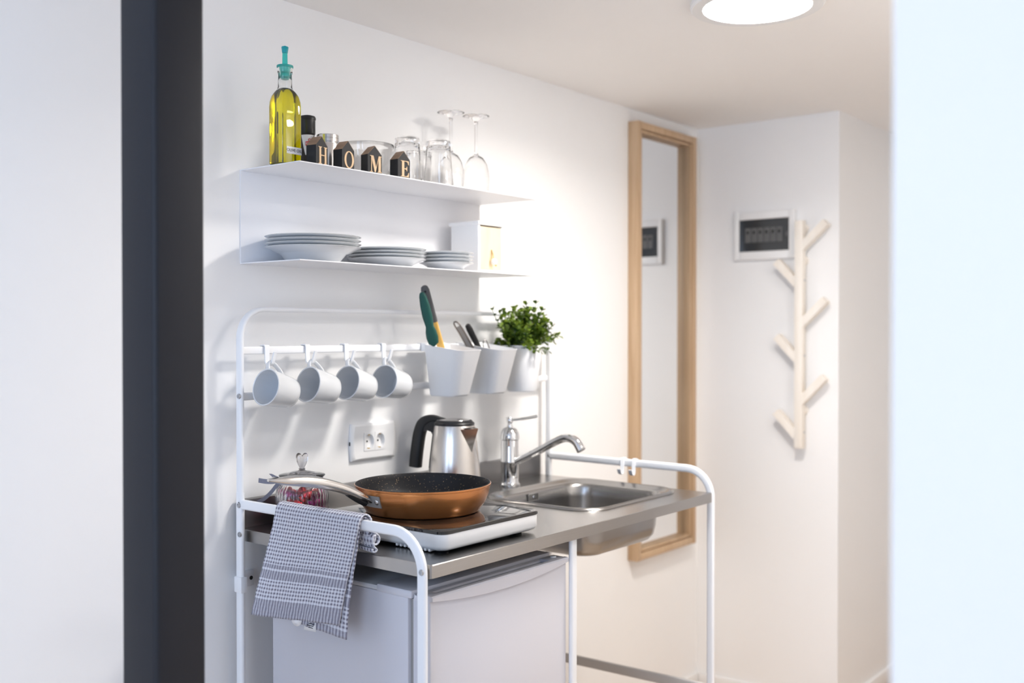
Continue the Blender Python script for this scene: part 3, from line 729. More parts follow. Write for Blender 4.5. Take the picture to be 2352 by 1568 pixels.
# ------------------------------------------------------------------ planters on the rail
def pot_loop(xc, hw, yb, yf, rc, z, slope=0, n=6):
    pts = [(xc + hw, yb)]
    o = []
    for cx, cy, a0, rr in ((xc + hw - .008, yb - .008, 0, .008), (xc - hw + .008, yb - .008, 90, .008), (xc - hw + rc, yf + rc, 180, rc), (xc + hw - rc, yf + rc, 270, rc)):
        for i in range(n + 1):
            a = R(a0 + 90 * i / n); x, y = cx + rr * math.cos(a), cy + rr * math.sin(a)
            o.append((x, y, z + slope * (y - yb)))
    return o
def make_pot(xc, label, grp):
    t = thing('rail_planter', label, 'container', (xc, -.09, 1.18), grp)
    L_ = [(.031, -.040, -.121, .018, 1.172, 0), (.034, -.038, -.127, .020, 1.177, 0), (.0488, -.033, -.155, .025, 1.302, .13), (.0500, -.0325, -.1565, .026, 1.3035, .13)]
    I_ = [(.0480, -.0345, -.1540, .024, 1.3035, .13), (.0470, -.035, -.153, .024, 1.300, .13), (.032, -.040, -.124, .018, 1.182, 0)]
    lo = [pot_loop(xc, *q[:4], q[4], q[5]) for q in L_ + I_]
    obj('pot', MB().loft(lo), M_pot, t, 40)
    obj('hanger', MB().box(xc - .035, xc + .035, -.034, -.0120, 1.285, 1.3060, .001).box(xc - .035, xc + .035, -.014, .003, 1.3042, 1.3062, .0008), M_pot, t)
    return t
grp = 'white containers hung on the upper rail'
make_pot(.6005, 'tapered white planter on the rail holding the green utensil', grp)
make_pot(.7480, 'tapered white planter on the rail holding dark handled utensils, middle of three', grp)
# utensils
def flat_stick(p0, p1, prof, th, side):
    """tapered flat stick along p0->p1; prof: list of (t, half width)"""
    p0, p1 = Vector(p0), Vector(p1); d = (p1 - p0); ln = d.length; d.normalize()
    s_ = Vector(side); s_ = (s_ - d * s_.dot(d)).normalized(); b = d.cross(s_)
    lo = []
    for tt, hw in prof:
        c = p0 + d * (ln * tt)
        lo.append([tuple(c + s_ * (a * hw) + b * (q * th)) for a, q in circ(1, 20, None, 3)])
    return MB().loft(lo)
RV = (.625, -.781, 0)   # across the view, so the flat side is seen
t = thing('spatula', 'grey handled kitchen utensil with yellow shaft, in the planter nearest the mugs', 'utensil', (.600, -.085, 1.20), 'utensils in the white planters')
A_ = Vector((.602, -.082, 1.205)); B_ = Vector((.5155, -.070, 1.4490))
def along(f): return tuple(A_ + (B_ - A_) * f)
obj('handle', flat_stick(along(.63), along(1), [(0, .0092), (.05, .0098), (.6, .0105), (.88, .0108), (.97, .0085), (1, .004)], .005, RV), M_grey, t)
obj('shaft', flat_stick(along(.02), along(.632), [(0, .010), (.5, .0095), (1, .0090)], .0045, RV), M_yel, t)
d_ = (B_ - A_).normalized(); nv = d_.cross(Vector(RV)).normalized(); nv = -nv if nv.y > 0 else nv
hp_ = Vector(along(.945)) + nv * .0052
obj('hanging_hole', MB().lathe([(0, .0006), (.0028, .0006), (.003, -.002)], 14, Matrix.Translation(hp_) @ Vector((0, 0, 1)).rotation_difference(nv).to_matrix().to_4x4()), M_dark, t)
t = tag(obj('silicone_spatula', flat_stick((.5165, -.104, 1.3000), (.4805, -.096, 1.4320), [(0, .003), (.05, .0125), (.16, .0150), (.27, .0135), (.36, .0100), (.55, .0128), (.75, .0118), (.92, .0090), (.98, .006), (1, .002)], .007, RV), M_green, None, 60, origin=(.545, -.118, 1.285)), 'dark green silicone utensil leaning beside the grey handle in the planter', 'utensil', 'utensils in the white planters')
t = thing('peeler', 'grey metal looped peeler in the middle white planter', 'utensil', (.73, -.08, 1.25), 'utensils in the white planters')
lo_ = spline([(.710, -.078, 1.245), (.660, -.066, 1.322), (.640, -.060, 1.352), (.640, -.062, 1.360), (.648, -.070, 1.354), (.672, -.078, 1.318), (.722, -.088, 1.245)], 6)
obj('loop', MB().sweep(lo_, circ(.0022, 10)), M_utgrey, t)
obj('blade', flat_stick((.716, -.083, 1.245), (.648, -.066, 1.348), [(0, .007), (1, .006)], .0012, RV), M_grey2, t)
tag(obj('black_utensil', flat_stick((.752, -.084, 1.235), (.674, -.074, 1.3535), [(0, .0065), (.5, .0072), (.9, .0085), (.98, .007), (1, .003)], .005, RV), M_black, None, 60, origin=(.77, -.1, 1.23)), 'black handled utensil in the middle white planter', 'utensil', 'utensils in the white planters')
tag(obj('wire_tool', MB().sweep(spline([(.738, -.090, 1.240), (.722, -.088, 1.300), (.727, -.090, 1.312), (.734, -.094, 1.302), (.752, -.104, 1.240)], 6), circ(.0014, 8)), M_utgrey, None, 60, origin=(.79, -.09, 1.24)), 'thin wire loop of a kitchen tool poking out of the middle planter', 'utensil', 'utensils in the white planters')
# round pot with plant
pxc, pyc = .888, -.088
t = thing('potted_plant', 'small leafy green plant in a round white pot hung on the rail', 'plant', (pxc, pyc, 1.18))
obj('pot', MB().lathe([(0, 1.171), (.038, 1.171), (.041, 1.175), (.0555, 1.292), (.057, 1.2925), (.057, 1.297), (.0545, 1.2975), (.053, 1.29), (.040, 1.18), (0, 1.18)], 56, T(pxc, pyc)), M_pot, t, 45)
obj('hanger', MB().box(pxc - .02, pxc + .02, -.036, -.0120, 1.28, 1.3060, .001).box(pxc - .02, pxc + .02, -.014, .003, 1.3042, 1.3062, .0008), M_pot, t)
obj('moss', MB().lathe([(0, 1.284), (.03, 1.283), (.053, 1.276), (.05, 1.26), (0, 1.26)], 24, T(pxc, pyc)), M_soil, t)
rng = random.Random(5)
lv_ = MB(); st_ = MB()
def leaf(p, d, up, L_):
    d = Vector(d).normalized(); s_ = d.cross(Vector(up)); s_ = s_.normalized() if s_.length > 1e-3 else Vector((1, 0, 0)); n = s_.cross(d)
    w_ = L_ * .36; cup = L_ * .10
    for q in (p, p + d * L_):
        if q.z < 1.318 and (q.y > -.045 or q.x < .815): return
        if q.y > .018 or abs(q.z - 1.384) < .02 and q.y > -.05: return
    pts = [p, p + d * L_ * .3 - s_ * w_ * .75 + n * cup, p + d * L_ * .3 + s_ * w_ * .75 + n * cup, p + d * L_ * .35, p + d * L_ * .7 - s_ * w_ + n * cup * 1.3, p + d * L_ * .7 + s_ * w_ + n * cup * 1.3, p + d * L_ * .72 + n * .0, p + d * L_ - n * L_ * .08, p + d * L_ * .92 - s_ * w_ * .55, p + d * L_ * .92 + s_ * w_ * .55]
    lv_.add([tuple(q) for q in pts], [(0, 3, 1), (0, 2, 3), (1, 3, 6, 4), (3, 2, 5, 6), (4, 6, 7, 8), (6, 5, 9, 7)])
for k in range(125):
    az = rng.uniform(0, 2 * PI); el = rng.uniform(-.05, 1.0) * PI / 2
    ln = rng.uniform(.085, .132) if k > 22 else rng.uniform(.05, .075)
    ln *= .74 + .26 * min(1, max(0, math.sin(el)) / .7)
    p0 = Vector((pxc + rng.uniform(-.03, .03), pyc + rng.uniform(-.03, .03), 1.282))
    dr_ = Vector((math.cos(az) * math.cos(el), math.sin(az) * math.cos(el), math.sin(el) * 1.0 + .22)).normalized()
    if dr_.y > 0 : dr_.y *= .75
    drop = Vector((0, 0, -.018 * (1 - math.sin(el)) * rng.uniform(.2, 1.2) - .003))
    path = [p0 + dr_ * (ln * f) + drop * (f * f) + Vector((rng.uniform(-.002, .002), rng.uniform(-.002, .002), 0)) for f in [i / 7 for i in range(8)]]
    path = [Vector((q.x, min(q.y, .022), q.z)) for q in path]
    path = [q if q.z > 1.318 else Vector((max(q.x, .815), min(q.y, -.045), q.z)) for q in path]
    path = [q if abs(q.z - 1.384) > .02 else Vector((q.x, min(q.y, -.05), q.z)) for q in path]
    st_.sweep(path, circ(.0008, 5))
    for i in range(2, 8):
        tt = (path[i] - path[i - 1]).normalized()
        ph = rng.uniform(0, PI)
        for sg in ((0, 1, 2) if i > 4 else (0, 1)):
            s1 = tt.cross(Vector((.3, .2, 1))).normalized(); s2 = s1.cross(tt)
            a = ph + sg * (PI if i < 5 else 2 * PI / 3)
            dd = (s1 * math.cos(a) + s2 * math.sin(a)) * .9 + tt * .6 + Vector((0, 0, .25))
            if path[i].y > .012 and dd.y > 0: dd.y = -dd.y
            leaf(path[i], dd, (rng.uniform(-.3, .3), rng.uniform(-.3, .3), 1), rng.uniform(.0125, .0178))
obj('stems', st_, M_stem, t)
fo = obj('foliage', lv_, M_leaf, t, 80)

# ------------------------------------------------------------------ wall socket
t = thing('wall_socket', 'white double wall socket above the worktop', 'socket', (.432, WY, 1.064))
s0, s1_, q0, q1 = .360, .504, 1.019, 1.110; sm = (s0 + s1_) / 2; yS = WY - .011
def bulge(x0, x1, z0, z1, y, k, n=8):
    o = []
    for i in range(n + 1): o.append((x0 + (x1 - x0) * i / n, y, z0))
    for i in range(1, n): o.append((x1 + k * math.sin(PI * i / n), y, z0 + (z1 - z0) * i / n))
    for i in range(n + 1): o.append((x1 + (x0 - x1) * i / n, y, z1))
    for i in range(1, n): o.append((x0 - k * math.sin(PI * i / n), y, z1 + (z0 - z1) * i / n))
    return o
fm = MB().loft([bulge(s0, s1_, q0, q1, WY, .004), bulge(s0, s1_, q0, q1, WY - .006, .004), bulge(s0 + .003, s1_ - .003, q0 + .003, q1 - .003, yS + .0015, .004), bulge(s0 + .008, s1_ - .008, q0 + .006, q1 - .006, yS, .004)], True, False)
bm = bmesh.new()
ol = [bm.verts.new(p) for p in bulge(s0 + .008, s1_ - .008, q0 + .006, q1 - .006, yS, .004)]
il = [bm.verts.new((sm + a, yS, (q0 + q1) / 2 + b)) for a, b in ((-.0363, -.0226), (.0363, -.0226), (.0363, .0226), (-.0363, .0226))]
es = [bm.edges.new((l[i], l[(i + 1) % len(l)])) for l in (ol, il) for i in range(len(l))]
bmesh.ops.triangle_fill(bm, use_beauty=True, edges=es)
fm.addbm(bm)
obj('frame', fm, M_whitepl, t, 40)
obj('notch', MB().box(s0 - .0047, s0 - .0035, WY - .006, WY - .002, 1.058, 1.067), M_dark, t)
for k in range(2):
    xc = sm - .0365 / 1 + k * .0365 + .0185
    zc = (q0 + q1) / 2
    ins = obj('socket_insert', MB(), M_whitepl, t) if False else None
    bm = bmesh.new(); hw = .0178; hh = .0225
    ol = [bm.verts.new((xc + a, yS - .0012, zc + b)) for a, b in ((-hw, -hh), (hw, -hh), (hw, hh), (-hw, hh))]
    il = [bm.verts.new((xc + .0150 * math.cos(2 * PI * i / 32), yS - .0012, zc + .0185 * math.sin(2 * PI * i / 32))) for i in range(32)]
    es = [bm.edges.new((l[i], l[(i + 1) % len(l)])) for l in (ol, il) for i in range(len(l))]
    bmesh.ops.triangle_fill(bm, use_beauty=True, edges=es)
    m = MB().addbm(bm)
    ring = lambda rx, rz, y: [(xc + rx * math.cos(2 * PI * i / 32), y, zc + rz * math.sin(2 * PI * i / 32)) for i in range(32)]
    m.loft([ring(.0150, .0185, yS - .0012), ring(.0146, .0181, yS + .0035), ring(.0140, .0172, yS + .0075)], False, True)
    m.loft([[(xc + a, y, zc + b) for a, b in ((-hw, -hh), (hw, -hh), (hw, hh), (-hw, hh))] for y in (yS - .0012, yS + .0002)], False, False)
    so = obj('socket_insert', m, M_whitepl, t, 40)
    obj('screw_hole', MB().lathe([(0, .0004), (.0026, .0004), (.0026, 0)], 16, T(xc - .0008, yS + .0072, zc) @ RX(90)), M_hole, so)
    for zz in (zc + .0165, zc - .0165):
        obj('earth_contact', MB().box(xc - .0025, xc + .0025, yS - .0008, yS + .006, zz - .001, zz + .001, .0004), M_brass, so)

# ------------------------------------------------------------------ kettle
kx_, ky_ = .570, -.122
t = thing('electric_kettle', 'brushed steel electric kettle with black handle on the worktop', 'kettle', (kx_, ky_, ZT))
G = T(kx_, ky_, ZT); HD = 101
obj('base', MB().lathe([(0, .0003), (.072, .0003), (.074, .004), (.073, .014), (.066, .018), (0, .018)], 48, G), M_black, t)
bp_ = [(0, .019), (.066, .019), (.0675, .024), (.0665, .05), (.0630, .10), (.0570, .150), (.0520, .188), (.0505, .192), (.048, .193)]
obj('body', MB().lathe(bp_, 72, G), M_kettle, t, 40)
lid = obj('lid', MB().lathe([(.048, .1905), (.0506, .1915), (.0510, .196), (.0484, .199), (.046, .1995), (.046, .2010), (.0435, .2035), (.040, .2042), (.039, .2042), (0, .2045)], 56, G), M_black, t)
obj('lid_plate', MB().lathe([(0, .2058), (.028, .2057), (.0385, .2047), (.039, .2040), (0, .2040)], 48, G), M_hsteel, lid)
obj('lid_recess', MB().lathe([(0, .0004), (.0085, .0003), (.0095, 0)], 24, G @ RZ(HD + 180) @ T(.016, 0, .2056) @ Matrix.Diagonal((1, .7, 1, 1))), M_black, lid)
# spout: folded V lip on the side away from the handle
def kr(z):
    for (r0, z0), (r1, z1) in zip(bp_, bp_[1:]):
        if z0 <= z <= z1 and z1 > z0: return r0 + (r1 - r0) * (z - z0) / (z1 - z0)
    return .05
vs = []; fs = []
K = G @ RZ(268)
zt_, zb_ = .184, .128
sp = MB()
n = 10
for i in range(n + 1):
    f = i / n; z = zb_ + (zt_ - zb_) * f; half = R(1 + 29 * f); rr_ = kr(z)
    tip = rr_ + .0008 + .028 * f ** 1.1
    L3 = [(rr_ * math.cos(half) * .999, -rr_ * math.sin(half) * .999, z), (tip, 0, z + .003 * f), (rr_ * math.cos(half) * .999, rr_ * math.sin(half) * .999, z)]
    L3i = [(p[0] - .0012, p[1] * .97, p[2]) for p in L3]
    vs.append(L3 + L3i[::-1])
sp.loft(vs, True, True, True, K)
spo = obj('spout', sp, M_hsteel, t, 20)
obj('spout_opening', MB().add([(kr(.185) * math.cos(R(30)) - .001, -kr(.185) * math.sin(R(30)) * .9, .1872), (kr(.185) + .0275, 0, .1876), (kr(.185) * math.cos(R(30)) - .001, kr(.185) * math.sin(R(30)) * .9, .1872)], [(0, 1, 2)], K), M_dark, spo)
hdl = spline([(.030, 0, .2005), (.052, 0, .205), (.072, 0, .203), (.091, 0, .191), (.102, 0, .167), (.1080, 0, .136), (.1130, 0, .100), (.1150, 0, .080)], 6)
sc = []
for i in range(len(hdl)):
    f = i / (len(hdl) - 1); sc.append((.95 if f > .12 else .9, 1.0 if f < .35 else 1.0 + .1 * (f - .35)))
P = hdl; lo = []
for i, p in enumerate(P):
    tt = (P[min(i + 1, len(P) - 1)] - P[max(i - 1, 0)]).normalized(); b = Vector((0, 1, 0)).cross(tt)
    f = i / (len(P) - 1); th = .006 + .010 * min(1, max(0, (f - .1) / .35)); 
    lo.append([tuple(p + Vector((0, a * .0125, 0)) - b * (0 if f < .1 else 0) + b * (c * th)) for a, c in circ(1, 20, None, 3.2)])
hb = MB().loft(lo, M=G @ RZ(HD))
# web joining the handle to the body under the lid
web = [(.044, .198), (.066, .199), (.082, .188), (.085, .172), (.074, .176), (.062, .172), (.0545, .160), (.0495, .185)]
hb.prism(web, -.0105, .0105, G @ RZ(HD) @ RX(90))
hn = obj('handle', hb, M_black, t, 50)
obj('switch', MB().box(.050, .068, -.006, .006, .2085, .2125, .0012, 2, G @ RZ(HD)), M_black, t)

# ------------------------------------------------------------------ induction hob
hx0, hx1, hy0, hy1 = .089, .397, -.524, -.162
t = thing('induction_hob', 'portable white induction hob with black glass top', 'hob', ((hx0 + hx1) / 2, (hy0 + hy1) / 2, ZT))
def rl(d, z, r=.022): return [(x, y, z) for x, y in rrect(hx0 + d, hx1 - d, hy0 + d, hy1 - d, r, 8)]
obj('body', MB().loft([rl(.030, .9150, .015), rl(.012, .9160, .018), rl(.004, .9195, .02), rl(0, .926, .022), rl(0, .9495, .022)]), M_whitepl, t, 40)
obj('glass_top', MB().loft([rl(0, .9496, .022), rl(-.0012, .9505, .022), rl(-.0012, .9557, .022), rl(.0006, .957, .022)]), M_blackgloss, t, 40)
for a, b in ((hx0 + .035, hy0 + .035), (hx1 - .045, hy0 + .035), (hx0 + .035, hy1 - .04), (hx1 - .045, hy1 - .04)):
    obj('foot', MB().lathe([(0, .0003), (.014, .0003), (.015, .002), (.016, .006), (0, .006)], 20, T(a, b, ZT)), M_black, t)
vg = MB()
for k in range(9): vg.box(hx0 + .006, hx0 + .020, -.485 + k * .011, -.480 + k * .011, .9135, .9195, .0008)
obj('vent_grille', vg, M_whitepl, t)

# ------------------------------------------------------------------ frying pan
pcx, pcy, pz = .242, -.327, .9575
t = thing('frying_pan', 'copper coloured frying pan with speckled black inside on the hob', 'pan', (pcx, pcy, pz))
G = T(pcx, pcy, pz)
obj('pan_body', MB().lathe([(0, 0), (.118, 0), (.121, .002), (.1225, .005), (.124, .007), (.133, .020), (.1395, .036), (.1425, .050), (.1425, .0535), (.1445, .0545), (.1450, .0575), (.1435, .0585), (.1415, .058), (.1412, .052)], 96, G), M_copper, t, 50)
obj('nonstick_lining', MB().lathe([(.1432, .0588), (.1418, .0592), (.1405, .0575), (.139, .048), (.1335, .028), (.126, .014), (.116, .0065), (.10, .005), (0, .005)], 96, G), M_panin, t, 50)
hd = Vector((-.989, .131, 0)).normalized(); hs = Vector((-hd.y, hd.x, 0)); O = Vector((pcx, pcy, pz))
def hp3(r, z): return O + hd * r + Vector((0, 0, z))
ctrl = [(.1375, .033, .010, .004), (.150, .0405, .0115, .006), (.168, .0495, .0115, .0085), (.190, .0605, .0110, .0095), (.220, .0722, .0115, .0103), (.262, .0842, .0132, .0112), (.300, .0910, .0142, .0108), (.330, .0945, .0130, .0088), (.352, .0972, .0098, .0058), (.367, .0992, .0068, .0036), (.372, .0998, .004, .0028)]
pts = spline([hp3(r, z) for r, z, _, _ in ctrl], 5); wid = spline([(w_, h_, 0) for _, _, w_, h_ in ctrl], 5)
lo = []
for i, p in enumerate(pts):
    tt = (pts[min(i + 1, len(pts) - 1)] - pts[max(i - 1, 0)]).normalized(); b = hs.cross(tt).normalized()
    b = b if b.z > 0 else -b
    lo.append([tuple(p + hs * (a * wid[i].x) + b * (c * wid[i].y)) for a, c in circ(1, 24, None, 2.4)])
hdo = obj('handle', MB().loft(lo), M_hsteel, t, 50)
obj('hanging_hole', MB().lathe([(0, .0003), (.006, .0003), (.0062, 0)], 16, Matrix.Translation(hp3(.357, .1036)) @ Matrix.Rotation(math.atan2(hd.y, hd.x), 4, 'Z') @ RY(-5) @ Matrix.Diagonal((1.2, .5, 1, 1))), M_dark, hdo)
obj('handle_underside', MB().sweep([tuple(hp3(r, z)) for r, z in ((.150, .030), (.172, .042), (.192, .055))], circ(.008, 12, .006)), M_black, hdo)
br_ = MB()
az0 = math.atan2(hd.y, hd.x)
vs = []
for z, rr_ in ((.022, .1345), (.046, .1420)):
    for i in range(9):
        a = az0 + (-.11 + .34 * i / 8); vs.append((pcx + (rr_ + .0022) * math.cos(a), pcy + (rr_ + .0022) * math.sin(a), pz + z))
for z, rr_ in ((.022, .1325), (.046, .1400)):
    for i in range(9):
        a = az0 + (-.11 + .34 * i / 8); vs.append((pcx + rr_ * math.cos(a), pcy + rr_ * math.sin(a), pz + z))
fs = [(i, i + 1, i + 10, i + 9) for i in range(8)] + [(18 + i + 9, 18 + i + 10, 18 + i + 1, 18 + i) for i in range(8)] + [(i + 1, i, 18 + i, 18 + i + 1) for i in range(8)] + [(9 + i, 10 + i, 28 + i, 27 + i) for i in range(8)] + [(0, 9, 27, 18), (8, 26, 35, 17)]
brk = obj('bracket', br_.add(vs, fs), M_grey2, t)
for da in (-.04, .165):
    a = az0 + da
    c = Vector((pcx + .1403 * math.cos(a), pcy + .1403 * math.sin(a), pz + .0335)); nn = Vector((math.cos(a), math.sin(a), -.25)).normalized()
    obj('rivet', MB().lathe([(0, .0028), (.0034, .0024), (.0054, .0008), (.0056, -.001)], 16, Matrix.Translation(c) @ Vector((0, 0, 1)).rotation_difference(nn).to_matrix().to_4x4()), M_hsteel, brk)

# ------------------------------------------------------------------ candy jar
jx, jy = .118, -.082
t = thing('candy_jar', 'ribbed glass candy jar with smoked lid and heart shaped knob', 'jar', (jx, jy, ZT))
G = T(jx, jy, ZT + .0004)
def ribs(a, z):
    f = max(0, min(1, (z - .008) / .01)) * max(0, min(1, (.088 - z) / .012)); return 1 + .018 * f * math.cos(a * 34)
jo = [(0, .0), (.046, .0), (.052, .003), (.0555, .012), (.0565, .03), (.0565, .070), (.054, .084), (.047, .094), (.0435, .100), (.0435, .107), (.0455, .1085)]
ji = [(.0415, .109), (.0405, .100), (.0440, .093), (.0505, .083), (.0532, .070), (.0532, .03), (.052, .014), (.048, .007), (0, .006)]
obj('glass_body', MB().lathe(jo + ji, 272, G, lambda a, z: ribs(a, z)), M_glass, t, 60)
lidj = obj('lid', MB().lathe([(0, .109), (.040, .109), (.040, .1105), (.0485, .1100), (.0500, .1120), (.0485, .1140), (.040, .1155), (.030, .1162), (.027, .1180), (.016, .1205), (.0085, .1218), (.0062, .1245), (.0078, .1268), (0, .1275)], 56, G), M_smoke2, t, 45)
# heart knob
hv = []
hp_half = [(0, 0), (.0035, .0006), (.0062, .004), (.0092, .010), (.0118, .017), (.0132, .024), (.0130, .0295), (.0112, .0335), (.0082, .0353), (.0052, .0350), (.0025, .0330), (.0006, .0300)]
hv = [(x, z + .1255) for x, z in hp_half] + [(-x, z + .1255) for x, z in hp_half[:0:-1]]
n = len(hv)
hz = sum(q[1] for q in hv) / n
Hm_ = Matrix.Translation((jx, jy, ZT)) @ RZ(-38)
lo = []
for k, y in ((.25, -.0095), (.7, -.0085), (.92, -.0055), (1, 0), (.92, .0055), (.7, .0085), (.25, .0095)):
    lo.append([(x * k, y, hz + (z - hz) * k) for x, z in hv])
obj('heart_knob', MB().loft(lo, M=Hm_), M_smoke, lidj, 60)
rbm = MB()
def ribbon(pts, w, up):
    P = spline(pts, 6); lo = []
    for i, p in enumerate(P):
        u_ = Vector(up)
        lo.append((p + u_ * (w / 2), p - u_ * (w / 2)))
    vs = []; fs = []
    for a, b in lo:
        vs += [tuple(a), tuple(b)]
    for i in range(len(lo) - 1): fs.append((2 * i, 2 * i + 1, 2 * i + 3, 2 * i + 2))
    tt = .0006
    k = len(vs); vs += [(x + .0004, y - tt, z) for x, y, z in vs]; fs += [tuple(k + q for q in reversed(f)) for f in fs]
    rbm.add(vs, fs)
ringp = [(jx + .0445 * math.cos(R(a)), jy + .0445 * math.sin(R(a)), ZT + .1025) for a in range(0, 361, 20)]
ribbon(ringp, .008, (0, 0, 1))
def rpt(r, z, e=(-.7, .7)): return (jx + e[0] * r, jy + e[1] * r, ZT + z)
ribbon([rpt(.044, .1025), rpt(.060, .0990), rpt(.076, .0990), rpt(.094, .1020)], .010, (.1, 0, 1))
ribbon([rpt(.044, .104), rpt(.054, .108), rpt(.062, .112), rpt(.068, .1125)], .010, (-.5, .5, .7))
ribbon([rpt(.045, .101), rpt(.055, .091), rpt(.067, .076), rpt(.082, .062), rpt(.098, .053)], .008, (-.35, .35, .86))
obj('ribbon', rbm, M_ribbon, t, 60)
# candies
def candy(kind):
    m = MB(); n = 18; lo = []
    for z, r in ((-.021, .0085), (-.018, .0075), (-.013, .0022), (-.011, .004), (-.008, .0078), (-.003, .0096), (.003, .0096), (.008, .0078), (.011, .004), (.013, .0022), (.018, .0075), (.021, .0085)):
        pl = abs(z) > .012
        lo.append([(r * (1 + (.25 * math.sin(i * PI) if False else 0)) * math.cos(2 * PI * i / n), r * (.45 if pl and abs(z) > .015 else 1) * math.sin(2 * PI * i / n) + (.0012 * (-1) ** i if pl else 0), z) for i in range(n)])
    m.loft(lo); return m
crng = random.Random(11)
protos = {}
CL = {'red': ('red foil wrapped candy inside the ribbed glass jar', M_redfoil), 'purple': ('purple foil wrapped candy inside the ribbed glass jar', M_purfoil), 'silver': ('silver foil wrapped candy inside the ribbed glass jar', M_silfoil)}
slots = []
for lay, z in enumerate((.0175, .0365, .0555, .0735)):
    for k in range(5): slots.append((.0375 if lay < 3 else .033, 2 * PI * k / 5 + lay * .63, z))
    slots.append((0.0, lay * .9, z))
kinds = ['red', 'purple', 'red', 'purple', 'silver', 'red', 'purple', 'purple', 'red'] * 3
for (rad, a, z), kd in zip(slots, kinds):
    if kd not in protos:
        c = protos[kd] = obj('wrapped_candy', candy(kd), CL[kd][1], None, 50)
    else:
        c = protos[kd].copy(); C.objects.link(c)
    tag(c, CL[kd][0], 'candy', kd + ' candies in the jar')
    c.location = (jx + rad * math.cos(a), jy + rad * math.sin(a), ZT + z)
    c.rotation_euler = (R(crng.uniform(65, 115)) if rad else 0, R(crng.uniform(-12, 12)), a + (0 if rad else 0))

# ------------------------------------------------------------------ tea towel over the left rail
t = thing('tea_towel', 'blue grey checked tea towel folded over the left side rail', 'towel', (.008, -.27, ZR))
def towel_sheet(y_top, y_bot, lays, xoff, zend, seed, rise=0):
    """cross-section path over the rail, carried along y"""
    rngt = random.Random(seed)
    # path points (x, z, v) from the outer hem up, over the rail and down inside
    top = ZR + .0125 + xoff
    pth = []
    n1 = 46
    for i in range(n1 + 1):
        f = i / n1; z = zend + (ZR + .004 - zend) * f
        x = -.0005 - xoff - .022 * math.sin((1 - f) * PI * .55) * (1 - f) ** .4
        pth.append((x, z))
    for i in range(1, 9):
        a = PI - PI * i / 9
        pth.append((.008 + (.0085 + xoff) * math.cos(a), ZR + .004 + (.0085 + xoff) * math.sin(a)))
    for i in range(1, 12):
        pth.append((.0165 + xoff + .003 * i / 11, ZR + .004 - .044 * i / 11))
    # arc length measured from the rail top
    L_ = [0]
    for (a, b), (c, d) in zip(pth, pth[1:]): L_.append(L_[-1] + math.hypot(c - a, d - b))
    ref = L_[n1 + 4]
    m = 64; vs = []; uv = []; fs = []
    for j, (x, z) in enumerate(pth):
        fv = max(0, min(1, (ZR + .012 - z) / (ZR + .012 - zend))) if j <= n1 else 0
        ya = y_top[0] + (y_bot[0] - y_top[0]) * fv ** 1.1; yb = y_top[1] + (y_bot[1] - y_top[1]) * fv
        for i in range(m + 1):
            g = i / m; y = ya + (yb - ya) * g
            wob = .6 * (.0035 * math.sin(g * 7.3 + seed + fv * 2) + .0018 * math.sin(g * 19 + seed * 2 + fv * 4)) * (fv ** .8) + .0006 * math.sin(g * 60 + j)
            sag = rise * g * fv
            vs.append((x + wob - .004 * fv * math.sin(g * PI), y, z + sag * (1 - 0) - .0012 * math.sin(g * PI * 2) * fv + (.002 * math.sin(g * 5 + seed) if .02 > abs(x) and j > n1 else 0) * .3))
            uv.append((g * (y_top[0] - y_top[1]) * 1.02, abs(ref - L_[j])))
    w_ = m + 1
    for j in range(len(pth) - 1):
        for i in range(m): fs.append((j * w_ + i, j * w_ + i + 1, (j + 1) * w_ + i + 1, (j + 1) * w_ + i))
    mb = MB().add(vs, fs); mb.uv = uv
    return mb
def solid(o, th, off=0):
    md = o.modifiers.new('Solidify', 'SOLIDIFY'); md.thickness = th; md.offset = off
o = obj('inner_layer', towel_sheet((-.160, -.396), (-.118, -.380), 1, .0022, .770, 4, -.018), M_towel, t, 80); solid(o, .0024)
o2 = obj('outer_layer', towel_sheet((-.152, -.399), (-.102, -.368), 1, .0075, .7545, 9, .024), M_towel, t, 80); solid(o2, .0028)
# rolled edge hanging inside the rail
rl_ = MB(); vs = []; uv = []; fs = []
sp2 = [(.020, .962), (.024, .952), (.031, .945), (.036, .935), (.037, .922), (.033, .911), (.027, .908), (.022, .914), (.0205, .926), (.0215, .938), (.026, .942), (.0265, .930), (.0245, .918), (.0235, .904), (.0275, .895), (.030, .888), (.026, .882), (.021, .886), (.0205, .896)]
pp = spline([(a, 0, .9150 + (b - .882) * .55) for a, b in sp2], 4)
acc = 0
for j, p in enumerate(pp):
    if j: acc += (p - pp[j - 1]).length
    for i in range(25):
        g = i / 24; y = -.175 - .232 * g
        vs.append((p.x + .001 * math.sin(g * 9 + j * .3), y, p.z + .0015 * math.sin(g * 11))); uv.append((g * .23, acc * .9))
for j in range(len(pp) - 1):
    for i in range(24): fs.append((j * 25 + i, j * 25 + i + 1, (j + 1) * 25 + i + 1, (j + 1) * 25 + i))
rl_.add(vs, fs); rl_.uv = uv
o3 = obj('rolled_edge', rl_, M_towel, t, 80); solid(o3, .0026)
ct = MB().add([(-.0305, -.2680, .7755), (-.0305, -.3000, .7775), (-.0322, -.3020, .7545), (-.0322, -.2665, .7525)], [(0, 1, 2, 3)])
cto = obj('care_tag', ct, M_label, t); solid(cto, .0005)
tm = MB()
for k, (a, z, l) in enumerate(((-.281, .772, .014), (-.284, .768, .016), (-.279, .764, .018), (-.283, .760, .013))):
    tm.box(-.0326, -.0318, a + .003 - l, a + .003, z - .0007, z + .0007)
obj('print_lines', tm, M_ink, cto)
lpn = [(-.0312, -.2430 - .0165 * math.cos(R(a)), .771 - .016 * math.sin(R(a))) for a in range(0, 181, 15)]
